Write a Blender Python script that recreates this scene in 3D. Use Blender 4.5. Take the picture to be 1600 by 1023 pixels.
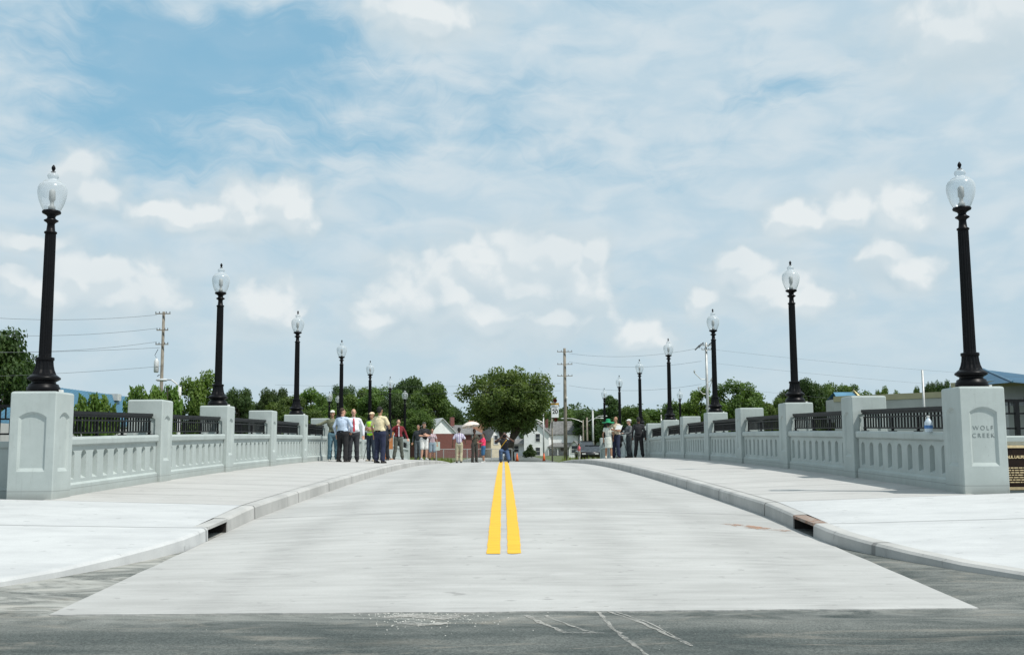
import bpy, bmesh, math, random
from mathutils import Vector, Matrix, noise
R = math.radians
rnd = random.Random(7)
for o in list(bpy.data.objects): bpy.data.objects.remove(o)
scene = bpy.context.scene
COL = scene.collection
EYE = 1.25

# ------------------------------------------------------------------ camera
F, PITCH, YAW, ROLL, CX = 1650., .1155, .0085, -.0057, -.085
def ray(x, y):
    x -= 800; y -= 511.5
    c, s = math.cos(-ROLL), math.sin(-ROLL); x, y = c*x-s*y, s*x+c*y
    U = -y/F; X = x/F
    c, s = math.cos(PITCH), math.sin(PITCH); Y = c-s*U; Z = s+c*U
    c, s = math.cos(-YAW), math.sin(-YAW); X, Y = c*X-s*Y, s*X+c*Y
    return X, Y, Z
def at(x, y, Y):                       # photo pixel + distance -> point in the place
    a = ray(x, y); k = Y/a[1]
    return Vector((a[0]*k+CX, Y, a[2]*k+EYE))
def az_el(x, y):
    a = Vector(ray(x, y)).normalized()
    return math.atan2(a.x, a.y), math.asin(a.z)
cam_d = bpy.data.cameras.new('camera')
cam = bpy.data.objects.new('camera', cam_d); COL.objects.link(cam)
cam_d.sensor_width = 36; cam_d.lens = F/1600*36
cam_d.clip_start = .1; cam_d.clip_end = 5000
cam.location = (CX, 0, EYE)
cam.rotation_euler = (Matrix.Rotation(-YAW, 4, 'Z') @ Matrix.Rotation(PITCH, 4, 'X')
                      @ Matrix.Rotation(math.pi/2, 4, 'X') @ Matrix.Rotation(ROLL, 4, 'Z')).to_euler()
scene.camera = cam
scene.view_settings.view_transform = 'Standard'
scene.view_settings.look = 'None'
scene.view_settings.exposure = 0.0
scene.view_settings.gamma = 1

# ------------------------------------------------------------------ sun
SUN_EL = R(57)
SD = Vector((.80, -.60, 0)).normalized()
sdir = Vector((SD.x*math.cos(SUN_EL), SD.y*math.cos(SUN_EL), math.sin(SUN_EL)))
sl = bpy.data.lights.new('sun', 'SUN'); sl.energy = 4.3; sl.angle = R(.6); sl.color = (1, .965, .91)
so = bpy.data.objects.new('sun', sl); COL.objects.link(so)
so.rotation_euler = sdir.to_track_quat('Z', 'Y').to_euler(); so.location = (30, -20, 40)

# ------------------------------------------------------------------ world
world = bpy.data.worlds.new('World'); scene.world = world; world.use_nodes = True
class NT:                                # tiny node-writing helper
    def __init__(s, tree): s.t = tree; s.n = tree.nodes; s.l = tree.links
    def node(s, typ, **kw):
        n = s.n.new(typ)
        for k, v in kw.items(): setattr(n, k, v)
        return n
    def inp(s, sock, v):
        if isinstance(v, bpy.types.NodeSocket): s.l.new(v, sock)
        else: sock.default_value = v
    def m(s, op, a, b=None, c=None, clamp=False):
        n = s.node('ShaderNodeMath', operation=op, use_clamp=clamp)
        for i, v in enumerate((a, b, c)):
            if v is not None: s.inp(n.inputs[i], v)
        return n.outputs[0]
    def v(s, op, a, b=None):
        n = s.node('ShaderNodeVectorMath', operation=op)
        s.inp(n.inputs[0], a)
        if b is not None: s.inp(n.inputs['Scale' if op == 'SCALE' else 1], b)
        return n.outputs['Value' if op in ('LENGTH', 'DOT_PRODUCT', 'DISTANCE') else 'Vector']
    def noise(s, vec, scale, detail=4, rough=.5, dim='3D', col=False, dist=0):
        n = s.node('ShaderNodeTexNoise', noise_dimensions=dim)
        s.inp(n.inputs['Vector'], vec); n.inputs['Scale'].default_value = scale
        n.inputs['Detail'].default_value = detail; n.inputs['Roughness'].default_value = rough
        n.inputs['Distortion'].default_value = dist
        return n.outputs['Color' if col else 0]
    def ramp(s, f, a, b, lo=0., hi=1., smooth=True):
        n = s.node('ShaderNodeMapRange', interpolation_type='SMOOTHSTEP' if smooth else 'LINEAR')
        s.inp(n.inputs[0], f); n.inputs[1].default_value = a; n.inputs[2].default_value = b
        n.inputs[3].default_value = lo; n.inputs[4].default_value = hi
        return n.outputs[0]
    def mix(s, f, a, b, mode='MIX'):
        n = s.node('ShaderNodeMix', data_type='RGBA', blend_type=mode)
        s.inp(n.inputs[0], f); s.inp(n.inputs[6], a); s.inp(n.inputs[7], b)
        return n.outputs[2]
    def xyz(s, x, y, z=0.):
        n = s.node('ShaderNodeCombineXYZ')
        for i, v in enumerate((x, y, z)): s.inp(n.inputs[i], v)
        return n.outputs[0]
    def sep(s, v):
        n = s.node('ShaderNodeSeparateXYZ'); s.inp(n.inputs[0], v); return n.outputs
def C4(c): return (c[0], c[1], c[2], 1)

w = NT(world.node_tree); w.n.clear()
sky = w.node('ShaderNodeTexSky', sky_type='NISHITA', sun_disc=False)
sky.sun_elevation = SUN_EL; sky.sun_rotation = math.atan2(SD.x, SD.y)
sky.dust_density = 2.0; sky.air_density = 1.0; sky.ozone_density = 1.6
tc = w.node('ShaderNodeTexCoord').outputs['Generated']
d = w.sep(w.v('NORMALIZE', tc))
az = w.m('ARCTAN2', d[0], d[1]); el = w.m('ARCSINE', d[2])
ae = w.xyz(az, el, 0)
# cumulus heaps, as (x, y, half width, half height) read off the photograph, turned into bearings
heaps = [(640,470,70,48),(690,435,62,45),(760,425,75,55),(815,405,60,42),(870,412,60,45),(925,395,28,26),(905,450,50,50),(760,490,150,40),(590,505,40,24),(850,500,90,30),(830,450,100,42),(720,470,90,40),
         (380,325,42,30),(430,318,50,34),(455,330,32,28),(330,335,45,22),(260,335,55,20),(400,345,80,24),
         (130,440,55,40),(175,430,45,30),(235,450,38,42),(90,465,50,34),(190,465,80,30),(20,440,25,20),
         (125,268,38,30),(140,300,40,26),(415,480,50,42),
         (1335,325,38,28),(1405,335,44,40),(1250,345,60,26),(1160,425,60,32),(1155,405,26,16),(1390,390,38,36),(1190,450,70,28),(1000,522,44,26),(1420,425,50,26),(1240,470,60,22),
         (1520,50,110,52),(1560,20,90,60),(650,40,60,26),(660,22,90,30),(1100,470,40,20),(55,380,60,18)]
def heap_field(p):
    acc = None
    for (x, y, a, b) in heaps:
        c = az_el(x, y)
        q = w.v('MULTIPLY', w.v('SUBTRACT', p, (c[0], c[1], 0)), (F/a*1.0, F/b*1.0, 0))
        v = w.m('SUBTRACT', 1.0, w.v('LENGTH', q))
        if acc is None: acc = v
        else:
            n = w.node('ShaderNodeMath', operation='SMOOTH_MAX')
            w.inp(n.inputs[0], acc); w.inp(n.inputs[1], v); n.inputs[2].default_value = .30
            acc = n.outputs[0]
    return acc
def vor(p, scale, sm=.35):
    n = w.node('ShaderNodeTexVoronoi', voronoi_dimensions='2D', feature='SMOOTH_F1')
    w.inp(n.inputs['Vector'], p); n.inputs['Scale'].default_value = scale; n.inputs['Smoothness'].default_value = sm; return n.outputs['Distance']
def cloud(p):
    wn = w.v('SUBTRACT', w.noise(p, 20, 3, .55, '2D', True), (.5, .5, .5))
    pw = w.v('ADD', p, w.v('SCALE', wn, .026))
    wn2 = w.v('SUBTRACT', w.noise(p, 75, 3, .6, '2D', True), (.5, .5, .5))
    pb = w.v('ADD', pw, w.v('SCALE', wn2, .008))
    bil = w.m('ADD', w.m('MULTIPLY', vor(pb, 26), -.62), w.m('MULTIPLY', vor(pb, 62), -.34))
    bil = w.m('ADD', bil, w.m('MULTIPLY', w.noise(pb, 110, 4, .6, '2D'), .22))
    return w.m('ADD', heap_field(pw), w.m('ADD', bil, .36)), pw
D0f, pw0 = cloud(ae)
D1f, pw1 = cloud(w.v('ADD', ae, (.005, .013, 0)))
lobe = w.ramp(w.m('SUBTRACT', D0f, D1f), -.16, .40)
D2 = w.m('SUBTRACT', heap_field(pw0), heap_field(w.v('ADD', pw0, (.004, .028, 0))))
body = w.ramp(D2, -.75, .45)
lit = w.m('ADD', w.m('MULTIPLY', lobe, .50), w.m('MULTIPLY', body, .50))
calpha = w.m('MULTIPLY', w.ramp(D0f, -.16, .46), w.ramp(D2, -1.25, -.30, .40, .98))
# high veil: broad noise with a bias measured from the photograph (blue holes upper left, small one right of centre)
stretch = w.v('MULTIPLY', ae, (1.0, 2.3, 1))
nv = w.noise(stretch, 5.0, 4, .5, '2D', dist=.3)
nv2 = w.noise(w.v('ADD', stretch, (3.1, 1.7, 0)), 15, 4, .5, '2D', dist=.3)
veil = w.m('ADD', w.m('ADD', w.m('MULTIPLY', nv, .62), .19), w.m('MULTIPLY', nv2, .34))
holes = [(340,170,430,210,.44),(300,90,230,90,.10),(420,110,230,110,.14),(690,150,190,130,.16),(330,250,150,60,.16),(170,130,150,150,.20),(1150,180,230,45,.22),(900,255,180,40,.20),(1060,240,120,40,.10),(900,330,160,40,.12),(560,330,180,30,.12),(60,290,120,20,.15),(330,30,250,60,.20),(150,520,180,60,.10)]
wb = w.v('ADD', ae, w.v('SCALE', w.v('SUBTRACT', w.noise(ae, 4.5, 4, .6, '2D', True), (.5, .5, .5)), .20))
fib = w.noise(w.v('MULTIPLY', w.v('ADD', wb, (0, 0, 0)), (5, 26, 1)), 1.0, 6, .68, '2D', dist=.3)
veil = w.m('ADD', veil, w.m('MULTIPLY', w.m('SUBTRACT', fib, .5), .75))
bias = None
for (x, y, a, b, k) in holes:
    c = az_el(x, y)
    q = w.v('MULTIPLY', w.v('SUBTRACT', wb, (c[0], c[1], 0)), (F/a, F/b, 0))
    g = w.m('MULTIPLY', w.ramp(w.v('LENGTH', q), 1.4, .0), k)
    bias = g if bias is None else w.m('ADD', bias, g)
veil = w.m('SUBTRACT', w.m('ADD', veil, .10), bias)
veil = w.m('ADD', veil, w.ramp(el, .40, .06, 0, .16))
valpha = w.ramp(veil, .10, .74, .26, .96)
hor = w.ramp(el, 0.0, .20, 1, 0)
veilc = w.mix(w.ramp(nv2, .3, .75), (5.2, 6.65, 7.6, 1), (6.5, 7.45, 8.0, 1))
veilc = w.mix(w.m('MULTIPLY', hor, .8), veilc, (5.5, 6.75, 7.45, 1))
blue = w.mix(.62, w.mix(1., sky.outputs[0], (.72, 1.15, 1.0, 1), 'MULTIPLY'), (1.9, 5.15, 7.8, 1))
base = w.mix(valpha, blue, veilc)
cumc = w.mix(lit, (5.35, 6.55, 7.25, 1), (8.0, 8.5, 8.65, 1))
opac = w.ramp(w.noise(ae, 7, 3, .5, '2D'), .30, .60, .72, 1.0)
halo = w.m('MULTIPLY', w.ramp(D0f, -.95, .25), .55)
base = w.mix(halo, base, (6.0, 6.95, 7.4, 1))
outc = w.mix(w.m('MULTIPLY', calpha, opac), base, cumc)
below = w.ramp(d[2], -.02, -.005, 1, 0)
outc = w.mix(below, outc, (1.5, 1.6, 1.5, 1))
bg = w.node('ShaderNodeBackground'); w.inp(bg.inputs[0], outc); bg.inputs[1].default_value = .10
wo = w.node('ShaderNodeOutputWorld'); w.l.new(bg.outputs[0], wo.inputs[0])
world.cycles.sampling_method = 'MANUAL'; world.cycles.sample_map_resolution = 512

# ------------------------------------------------------------------ materials
def newmat(name):
    m = bpy.data.materials.new(name); m.use_nodes = True
    t = NT(m.node_tree); b = m.node_tree.nodes['Principled BSDF']
    return m, t, b
MC = {}
def mat(name, col, rough=.7, var=.12, vs=4., bump=0., bs=40., metal=0., spec=.5, coat=0., alt=None, coord='Object'):
    if name in MC: return MC[name]
    m, t, b = newmat(name)
    tcn = t.node('ShaderNodeTexCoord').outputs[coord]
    n = t.noise(tcn, vs, 5, .6)
    a2 = alt if alt else tuple(max(0, c*(1-var*2)) for c in col)
    hi = tuple(min(1, c*(1+(0 if alt else var))) for c in col)
    t.inp(b.inputs['Base Color'], t.mix(t.ramp(n, .3, .7), C4(a2), C4(hi)))
    b.inputs['Roughness'].default_value = rough; b.inputs['Metallic'].default_value = metal
    b.inputs['Specular IOR Level'].default_value = spec; b.inputs['Coat Weight'].default_value = coat
    if bump:
        bn = t.node('ShaderNodeBump'); t.inp(bn.inputs['Height'], t.noise(tcn, bs, 4, .6))
        bn.inputs['Strength'].default_value = bump; bn.inputs['Distance'].default_value = .01
        t.l.new(bn.outputs[0], b.inputs['Normal'])
    MC[name] = m; return m

def concrete_mat(name, c0, c1, streak=(1., 18.), stain=.25, joints=None, broom=.25, tracks=False, dust=None):
    m, t, b = newmat(name)
    co = t.node('ShaderNodeTexCoord').outputs['Object']
    st = t.v('MULTIPLY', co, (streak[0], streak[1], 1))
    n1 = t.noise(st, .9, 6, .62); n2 = t.noise(co, .55, 4, .55); n3 = t.noise(co, 55, 3, .7)
    f = t.m('ADD', t.m('MULTIPLY', n1, .55), t.m('MULTIPLY', n2, .45))
    col = t.mix(t.ramp(f, .32, .68), C4(c0), C4(c1))
    col = t.mix(t.m('MULTIPLY', t.ramp(n3, .35, .75), .18), col, C4(tuple(c*.75 for c in c0)))
    # wandering grey stains
    blotch = t.noise(t.v('MULTIPLY', co, (1.2, 3.2, 1)), .8, 6, .66, dist=.6)
    col = t.mix(t.m('MULTIPLY', t.ramp(blotch, .56, .76), stain), col, C4(tuple(c*.62 for c in c0)))
    spots = t.noise(t.v('MULTIPLY', co, (1, 1.6, 1)), 5.5, 3, .5)
    col = t.mix(t.m('MULTIPLY', t.ramp(spots, .66, .74), .55), col, C4(tuple(c*.6 for c in c0)))
    s = t.sep(co)
    if tracks:                         # tyre polish in the wheel paths
        for cx_ in (-2.35, -1.0, 1.05, 2.35):
            wob = t.m('MULTIPLY', t.m('SUBTRACT', t.noise(co, .3, 2), .5), .7)
            dd = t.m('ABSOLUTE', t.m('SUBTRACT', t.m('ADD', s[0], wob), cx_))
            g = t.m('MULTIPLY', t.ramp(dd, .42, .0), t.ramp(t.noise(st, 2.2, 5, .7), .35, .7))
            col = t.mix(t.m('MULTIPLY', g, .34), col, C4(tuple(c*.55 for c in c0)))
    h = t.noise(t.v('MULTIPLY', co, (1.0, 40 if broom else 1, 1)), 3, 3, .6)
    if joints:                         # tooled transverse joints
        for jy in joints:
            dd = t.m('ABSOLUTE', t.m('SUBTRACT', t.m('ADD', s[1], t.m('MULTIPLY', t.m('SUBTRACT', t.noise(co, 2, 2), .5), .02)), jy))
            g = t.ramp(dd, .040, .018)
            col = t.mix(t.m('MULTIPLY', g, .62), col, C4(tuple(c*.35 for c in c0)))
    t.inp(b.inputs['Base Color'], col)
    b.inputs['Roughness'].default_value = .85; b.inputs['Specular IOR Level'].default_value = .25
    bn = t.node('ShaderNodeBump'); t.inp(bn.inputs['Height'], t.m('ADD', h, n3)); bn.inputs['Strength'].default_value = broom+.08
    bn.inputs['Distance'].default_value = .006; t.l.new(bn.outputs[0], b.inputs['Normal'])
    return m
M_ROAD = concrete_mat('road_concrete', (.345,.345,.332), (.455,.455,.44), (1, 6), .5, (14.72, 19.3, 23.9, 33.2, 42.4, 51.6, 67), .3, True)
M_WALK = concrete_mat('sidewalk_concrete', (.385,.38,.365), (.475,.47,.45), (1, 5), .3, tuple(14.72+1.54*i for i in range(1, 35)), .15)
M_APRON = concrete_mat('new_concrete', (.425,.435,.435), (.525,.535,.53), (1.6, 4), .34, (12.35,), .2)
M_KERB = concrete_mat('kerb_concrete', (.35,.35,.335), (.49,.485,.465), (2, 2), .6, tuple(14.72+3.1*i for i in range(0, 18))+(11.0,), 0)
def paint_concrete():
    m, t, b = newmat('painted_concrete')
    co = t.node('ShaderNodeTexCoord').outputs['Object']
    wp_ = t.v('ADD', co, t.v('SCALE', t.node('ShaderNodeObjectInfo').outputs['Location'], .37))
    n1 = t.noise(wp_, 1.6, 5, .62); n3 = t.noise(co, 170, 2, .7); s = t.sep(co)
    drip = t.noise(t.v('MULTIPLY', wp_, (9, 9, .7)), 2, 5, .65)
    col = t.mix(t.ramp(n1, .3, .7), (.365,.410,.397,1), (.430,.480,.465,1))
    col = t.mix(t.m('MULTIPLY', t.ramp(n3, .3, .8), .25), col, (.30,.335,.325,1))
    col = t.mix(t.m('MULTIPLY', t.ramp(drip, .52, .78), .38), col, (.27,.295,.285,1))
    pits = t.noise(wp_, 34, 2, .5)
    col = t.mix(t.m('MULTIPLY', t.ramp(pits, .70, .76), .45), col, (.18,.20,.19,1))
    # splash dirt near the pavement and one form joint low on the piers
    low = t.m('MULTIPLY', t.ramp(t.m('ADD', s[2], t.m('MULTIPLY', t.noise(wp_, 5, 4, .6), .22)), .30, .08), .40)
    col = t.mix(low, col, (.30,.30,.27,1))
    jt = t.m('MULTIPLY', t.ramp(t.m('ABSOLUTE', t.m('SUBTRACT', s[2], .105)), .007, .003), .5)
    col = t.mix(jt, col, (.15,.16,.155,1))
    t.inp(b.inputs['Base Color'], col); b.inputs['Roughness'].default_value = .85; b.inputs['Specular IOR Level'].default_value = .25
    bn = t.node('ShaderNodeBump'); t.inp(bn.inputs['Height'], t.m('ADD', n3, t.m('MULTIPLY', n1, 3))); bn.inputs['Strength'].default_value = .35; bn.inputs['Distance'].default_value = .005
    t.l.new(bn.outputs[0], b.inputs['Normal']); return m
M_PAINT = paint_concrete()
def asphalt_mat():
    m, t, b = newmat('asphalt')
    co = t.node('ShaderNodeTexCoord').outputs['Object']; s = t.sep(co)
    g = t.noise(co, 60, 4, .75); n = t.noise(t.v('MULTIPLY', co, (.45, 1.4, 1)), 1.1, 6, .62, dist=.4)
    arc = t.noise(t.v('MULTIPLY', co, (.8, 1.8, 1)), 1.3, 7, .7, dist=1.4)
    col = t.mix(t.ramp(n, .3, .72), (.045,.058,.058,1), (.150,.160,.152,1))
    col = t.mix(t.ramp(g, .3, .75), t.mix(1., col, (.50,.50,.50,1), 'MULTIPLY'), t.mix(1., col, (1.5,1.5,1.45,1), 'MULTIPLY'))
    # concrete dust drifted beside the new slab and along the left gutter
    near = t.ramp(t.m('ABSOLUTE', t.m('SUBTRACT', s[1], 8.1)), .9, 0.)
    wedge = t.m('MULTIPLY', t.ramp(s[1], 7.9, 8.3), t.ramp(s[0], 1.5, -2.8))
    dustm = t.m('MAXIMUM', t.m('MULTIPLY', near, .42), t.m('MULTIPLY', wedge, .95))
    wedge2 = t.m('MULTIPLY', t.ramp(s[1], 7.9, 8.3), t.ramp(s[0], 2.5, 4.0))
    dustm = t.m('MAXIMUM', dustm, t.m('MULTIPLY', wedge2, .28))
    dn = t.m('MULTIPLY', t.ramp(arc, .34, .66), dustm)
    col = t.mix(dn, col, (.40,.40,.37,1))
    allover = t.m('MULTIPLY', t.ramp(t.noise(t.v('MULTIPLY', co, (.8, 2.2, 1)), .9, 7, .72, dist=1.6), .50, .74), .50)
    col = t.mix(allover, col, (.33,.30,.25,1))
    t.inp(b.inputs['Base Color'], col); b.inputs['Roughness'].default_value = .9; b.inputs['Specular IOR Level'].default_value = .25
    bn = t.node('ShaderNodeBump'); t.inp(bn.inputs['Height'], g); bn.inputs['Strength'].default_value = .7; bn.inputs['Distance'].default_value = .012
    t.l.new(bn.outputs[0], b.inputs['Normal']); return m
M_ASPH = asphalt_mat()
def yellow_mat():
    m, t, b = newmat('yellow_line_paint'); co = t.node('ShaderNodeTexCoord').outputs['Object']
    st = t.noise(t.v('MULTIPLY', co, (1.5, 30, 1)), 2, 4, .65); g = t.noise(co, 60, 4, .7)
    col = t.mix(t.ramp(st, .3, .7), (.62,.34,.012,1), (.80,.46,.02,1))
    col = t.mix(t.m('MULTIPLY', t.ramp(g, .55, .75), .45), col, (.38,.27,.10,1))
    t.inp(b.inputs['Base Color'], col); b.inputs['Roughness'].default_value = .7
    bn = t.node('ShaderNodeBump'); t.inp(bn.inputs['Height'], g); bn.inputs['Strength'].default_value = .3; bn.inputs['Distance'].default_value = .005; t.l.new(bn.outputs[0], b.inputs['Normal'])
    return m
M_YEL = yellow_mat()
M_BLACK = mat('gloss_black_paint', (.006,.006,.007), .38, .1, 8, 0, spec=.12)
M_RAIL = mat('rail_black_paint', (.007,.008,.009), .45, .1, 8, spec=.2)
M_GRASS = mat('grass_ground', (.055,.085,.022), .95, .1, .35, .6, 8, alt=(.10,.115,.045))
M_BRONZE = mat('bronze_field', (.016,.008,.005), .5, .2, 20, spec=.2)
M_GOLD = mat('bronze_raised', (.80,.62,.36), .35, .08, 20, metal=.6)
M_RUST = mat('rusty_iron', (.20,.105,.065), .9, .25, 12, .5, 50, alt=(.30,.27,.24))
M_DARK = mat('dark_cavity', (.035,.03,.026), .95, .2, 5)
M_WOOD = mat('weathered_pole_wood', (.23,.205,.165), .9, .2, 2, .4, 30)
M_STEEL = mat('galvanised_steel', (.42,.43,.42), .5, .08, 5, metal=.5)
M_WIRE = mat('wire', (.10,.11,.12), .6, .1, 5)
def glass_mat():
    m, t, b = newmat('globe_acrylic')
    out = t.n['Material Output']
    b.inputs['Base Color'].default_value = (.60,.64,.66,1); b.inputs['Roughness'].default_value = .22
    b.inputs['Specular IOR Level'].default_value = .9
    tr = t.node('ShaderNodeBsdfTransparent'); tr.inputs[0].default_value = (.95,.97,.98,1)
    lw = t.node('ShaderNodeLayerWeight'); lw.inputs[0].default_value = .42
    co = t.node('ShaderNodeTexCoord').outputs['Object']
    rip = t.noise(t.v('MULTIPLY', co, (26, 26, 5)), 2.0, 3, .5)
    f = t.m('ADD', t.ramp(lw.outputs['Facing'], .05, 1.0, .22, .75), t.m('MULTIPLY', t.m('SUBTRACT', rip, .5), .10), clamp=True)
    bn = t.node('ShaderNodeBump'); t.inp(bn.inputs['Height'], rip); bn.inputs['Strength'].default_value = .0
    mx = t.node('ShaderNodeMixShader'); t.inp(mx.inputs[0], f); t.l.new(tr.outputs[0], mx.inputs[1]); t.l.new(b.outputs[0], mx.inputs[2])
    t.l.new(mx.outputs[0], out.inputs[0]); return m
M_GLOBE = glass_mat()
M_WHITE = mat('white_plastic', (.72,.72,.70), .5, .05)
def leaf_mat(name, a, b_, t_=.35):
    m, t, b = newmat(name)
    oi = t.node('ShaderNodeObjectInfo').outputs['Random']; co = t.node('ShaderNodeTexCoord').outputs['Object']
    n = t.noise(co, .55, 4, .6); n2 = t.noise(co, 5, 2, .5)
    f = t.m('ADD', t.m('MULTIPLY', n, .6), t.m('MULTIPLY', n2, .4))
    col = t.mix(t.ramp(f, .34, .66), C4(a), C4(b_))
    hv = t.node('ShaderNodeHueSaturation'); t.inp(hv.inputs['Color'], col); t.inp(hv.inputs['Value'], t.ramp(oi, 0, 1, .85, 1.15, False)); t.inp(hv.inputs['Hue'], t.ramp(oi, 0, 1, .49, .51, False))
    t.inp(b.inputs['Base Color'], hv.outputs[0]); b.inputs['Roughness'].default_value = .6; b.inputs['Specular IOR Level'].default_value = .25
    tr = t.node('ShaderNodeBsdfTranslucent'); t.inp(tr.inputs[0], t.mix(1., hv.outputs[0], (1.5, 1.6, .7, 1), 'MULTIPLY'))
    mx = t.node('ShaderNodeMixShader'); mx.inputs[0].default_value = t_
    t.l.new(b.outputs[0], mx.inputs[1]); t.l.new(tr.outputs[0], mx.inputs[2]); t.l.new(mx.outputs[0], t.n['Material Output'].inputs[0])
    return m
M_LEAF = leaf_mat('leaf_mid', (.050,.090,.022), (.110,.165,.040))
M_LEAFL = leaf_mat('leaf_light', (.070,.135,.020), (.135,.21,.045))
M_LEAFD = leaf_mat('leaf_dark', (.030,.062,.020), (.070,.110,.034))
M_LEAFH = leaf_mat('leaf_far', (.045,.085,.040), (.080,.125,.050), .2)
M_BARK = mat('bark', (.085,.068,.05), .95, .2, 6, .5, 20)

# ------------------------------------------------------------------ mesh helpers
def link(name, bm, m, parent=None, smooth=False, loc=None, rot=None):
    me = bpy.data.meshes.new(name)
    bmesh.ops.recalc_face_normals(bm, faces=bm.faces) if not getattr(bm, 'keep', None) else None
    bm.to_mesh(me); bm.free()
    for mm in (m if isinstance(m, (list, tuple)) else [m]): me.materials.append(mm)
    if smooth:
        for p in me.polygons: p.use_smooth = True
    o = bpy.data.objects.new(name, me); COL.objects.link(o)
    if parent: o.parent = parent
    if loc is not None: o.location = loc
    if rot is not None: o.rotation_euler = rot
    return o
def mesh_obj(name, me, parent=None, loc=None):
    o = bpy.data.objects.new(name, me); COL.objects.link(o)
    if parent: o.parent = parent
    if loc is not None: o.location = loc
    return o
def tag(o, label=None, cat=None, group=None, kind=None):
    if label: o['label'] = label
    if cat: o['category'] = cat
    if group: o['group'] = group
    if kind: o['kind'] = kind
    return o
def empty(name, loc, label, cat, group=None, rz=0):
    o = bpy.data.objects.new(name, None); COL.objects.link(o); o.location = loc; o.rotation_euler = (0, 0, rz)
    o.empty_display_size = .2
    return tag(o, label, cat, group)
def copy_tree(o, parent=None):
    c = o.copy(); COL.objects.link(c); c.parent = parent
    for ch in list(o.children): copy_tree(ch, c)
    return c
def box(bm, x0, x1, y0, y1, z0, z1, mi=0):
    v = [bm.verts.new(p) for p in ((x0,y0,z0),(x1,y0,z0),(x1,y1,z0),(x0,y1,z0),(x0,y0,z1),(x1,y0,z1),(x1,y1,z1),(x0,y1,z1))]
    for q in ((0,3,2,1),(4,5,6,7),(0,1,5,4),(1,2,6,5),(2,3,7,6),(3,0,4,7)):
        f = bm.faces.new([v[i] for i in q]); f.material_index = mi
    return v
def lathe(bm, prof, n=24, cx=0, cy=0, flute=None, caps=True):
    rings = []
    for (r, z) in prof:
        ring = []
        for i in range(n):
            a = 2*math.pi*i/n; rr = r
            if flute and flute[0] <= z <= flute[1]: rr = r*(1-flute[2]*(i % 2))
            ring.append(bm.verts.new((cx+rr*math.cos(a), cy+rr*math.sin(a), z)))
        rings.append(ring)
    for a, b in zip(rings, rings[1:]):
        for i in range(n): bm.faces.new((a[i], a[(i+1) % n], b[(i+1) % n], b[i]))
    if caps: bm.faces.new(rings[0][::-1]); bm.faces.new(rings[-1])
def tube(bm, pts, rs, n=8, cap=True):
    pts = [Vector(p) for p in pts]
    if not isinstance(rs, (list, tuple)): rs = [rs]*len(pts)
    rings = []
    for i, p in enumerate(pts):
        t = (pts[min(i+1, len(pts)-1)]-pts[max(i-1, 0)]).normalized()
        u = t.cross(Vector((0, 0, 1)));
        if u.length < .1: u = t.cross(Vector((0, 1, 0)))
        u.normalize(); v = t.cross(u)
        rings.append([bm.verts.new(p+rs[i]*(u*math.cos(2*math.pi*k/n)+v*math.sin(2*math.pi*k/n))) for k in range(n)])
    for a, b in zip(rings, rings[1:]):
        for i in range(n): bm.faces.new((a[i], a[(i+1) % n], b[(i+1) % n], b[i]))
    if cap: bm.faces.new(rings[0][::-1]); bm.faces.new(rings[-1])
def prism(bm, poly, z0, z1):
    a = [bm.verts.new((x, y, z0)) for x, y in poly]; b = [bm.verts.new((x, y, z1)) for x, y in poly]
    n = len(poly)
    bm.faces.new(a[::-1]); bm.faces.new(b)
    for i in range(n): bm.faces.new((a[i], a[(i+1) % n], b[(i+1) % n], b[i]))
def grid(bm, xs, ys, zf):
    V = [[bm.verts.new((x, y, zf(x, y))) for x in xs] for y in ys]
    for j in range(len(ys)-1):
        for i in range(len(xs)-1): bm.faces.new((V[j][i], V[j][i+1], V[j+1][i+1], V[j+1][i]))
    return V
def sstep(a, b, x):
    t = max(0, min(1, (x-a)/(b-a))); return t*t*(3-2*t)
ORD = ['nearest', 'second', 'third', 'fourth', 'fifth', 'sixth', 'seventh', 'eighth', 'ninth', 'tenth', 'eleventh', 'twelfth', 'thirteenth']

# ------------------------------------------------------------------ levels (world z; the camera is 1.25 above the street)
Y1, SP, BAY = 15.13, 9.23, 4.615
def gutter(Y):
    Yc = max(14.7, min(67.5, Y)); u = (Yc-40.7)/SP
    g = -.33-.041*u*u-.262
    if Y < 14.7: g = g-.044*min(14.7-Y, 6.6)-.006*max(0, min(6, 8.1-Y))
    if Y > 67.5: g = g-.02*min(Y-67.5, 4)
    return g+EYE
def crown(X, Y): return .085*(1-(min(abs(X), 3.5)/3.5)**2)*sstep(8.3, 13, Y)
def road_z(X, Y): return gutter(Y)+crown(X, Y)
def walk_z(X, Y):
    kh = .185 if Y >= 14.7 else .185-.03*sstep(14.7, 12, Y)-.095*sstep(12.2, 9.2, Y)
    return gutter(Y)+kh+.03*min(max(abs(X)-3.5, 0), 4)
def frange(a, b, n): return [a+(b-a)*i/n for i in range(n+1)]

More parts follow.
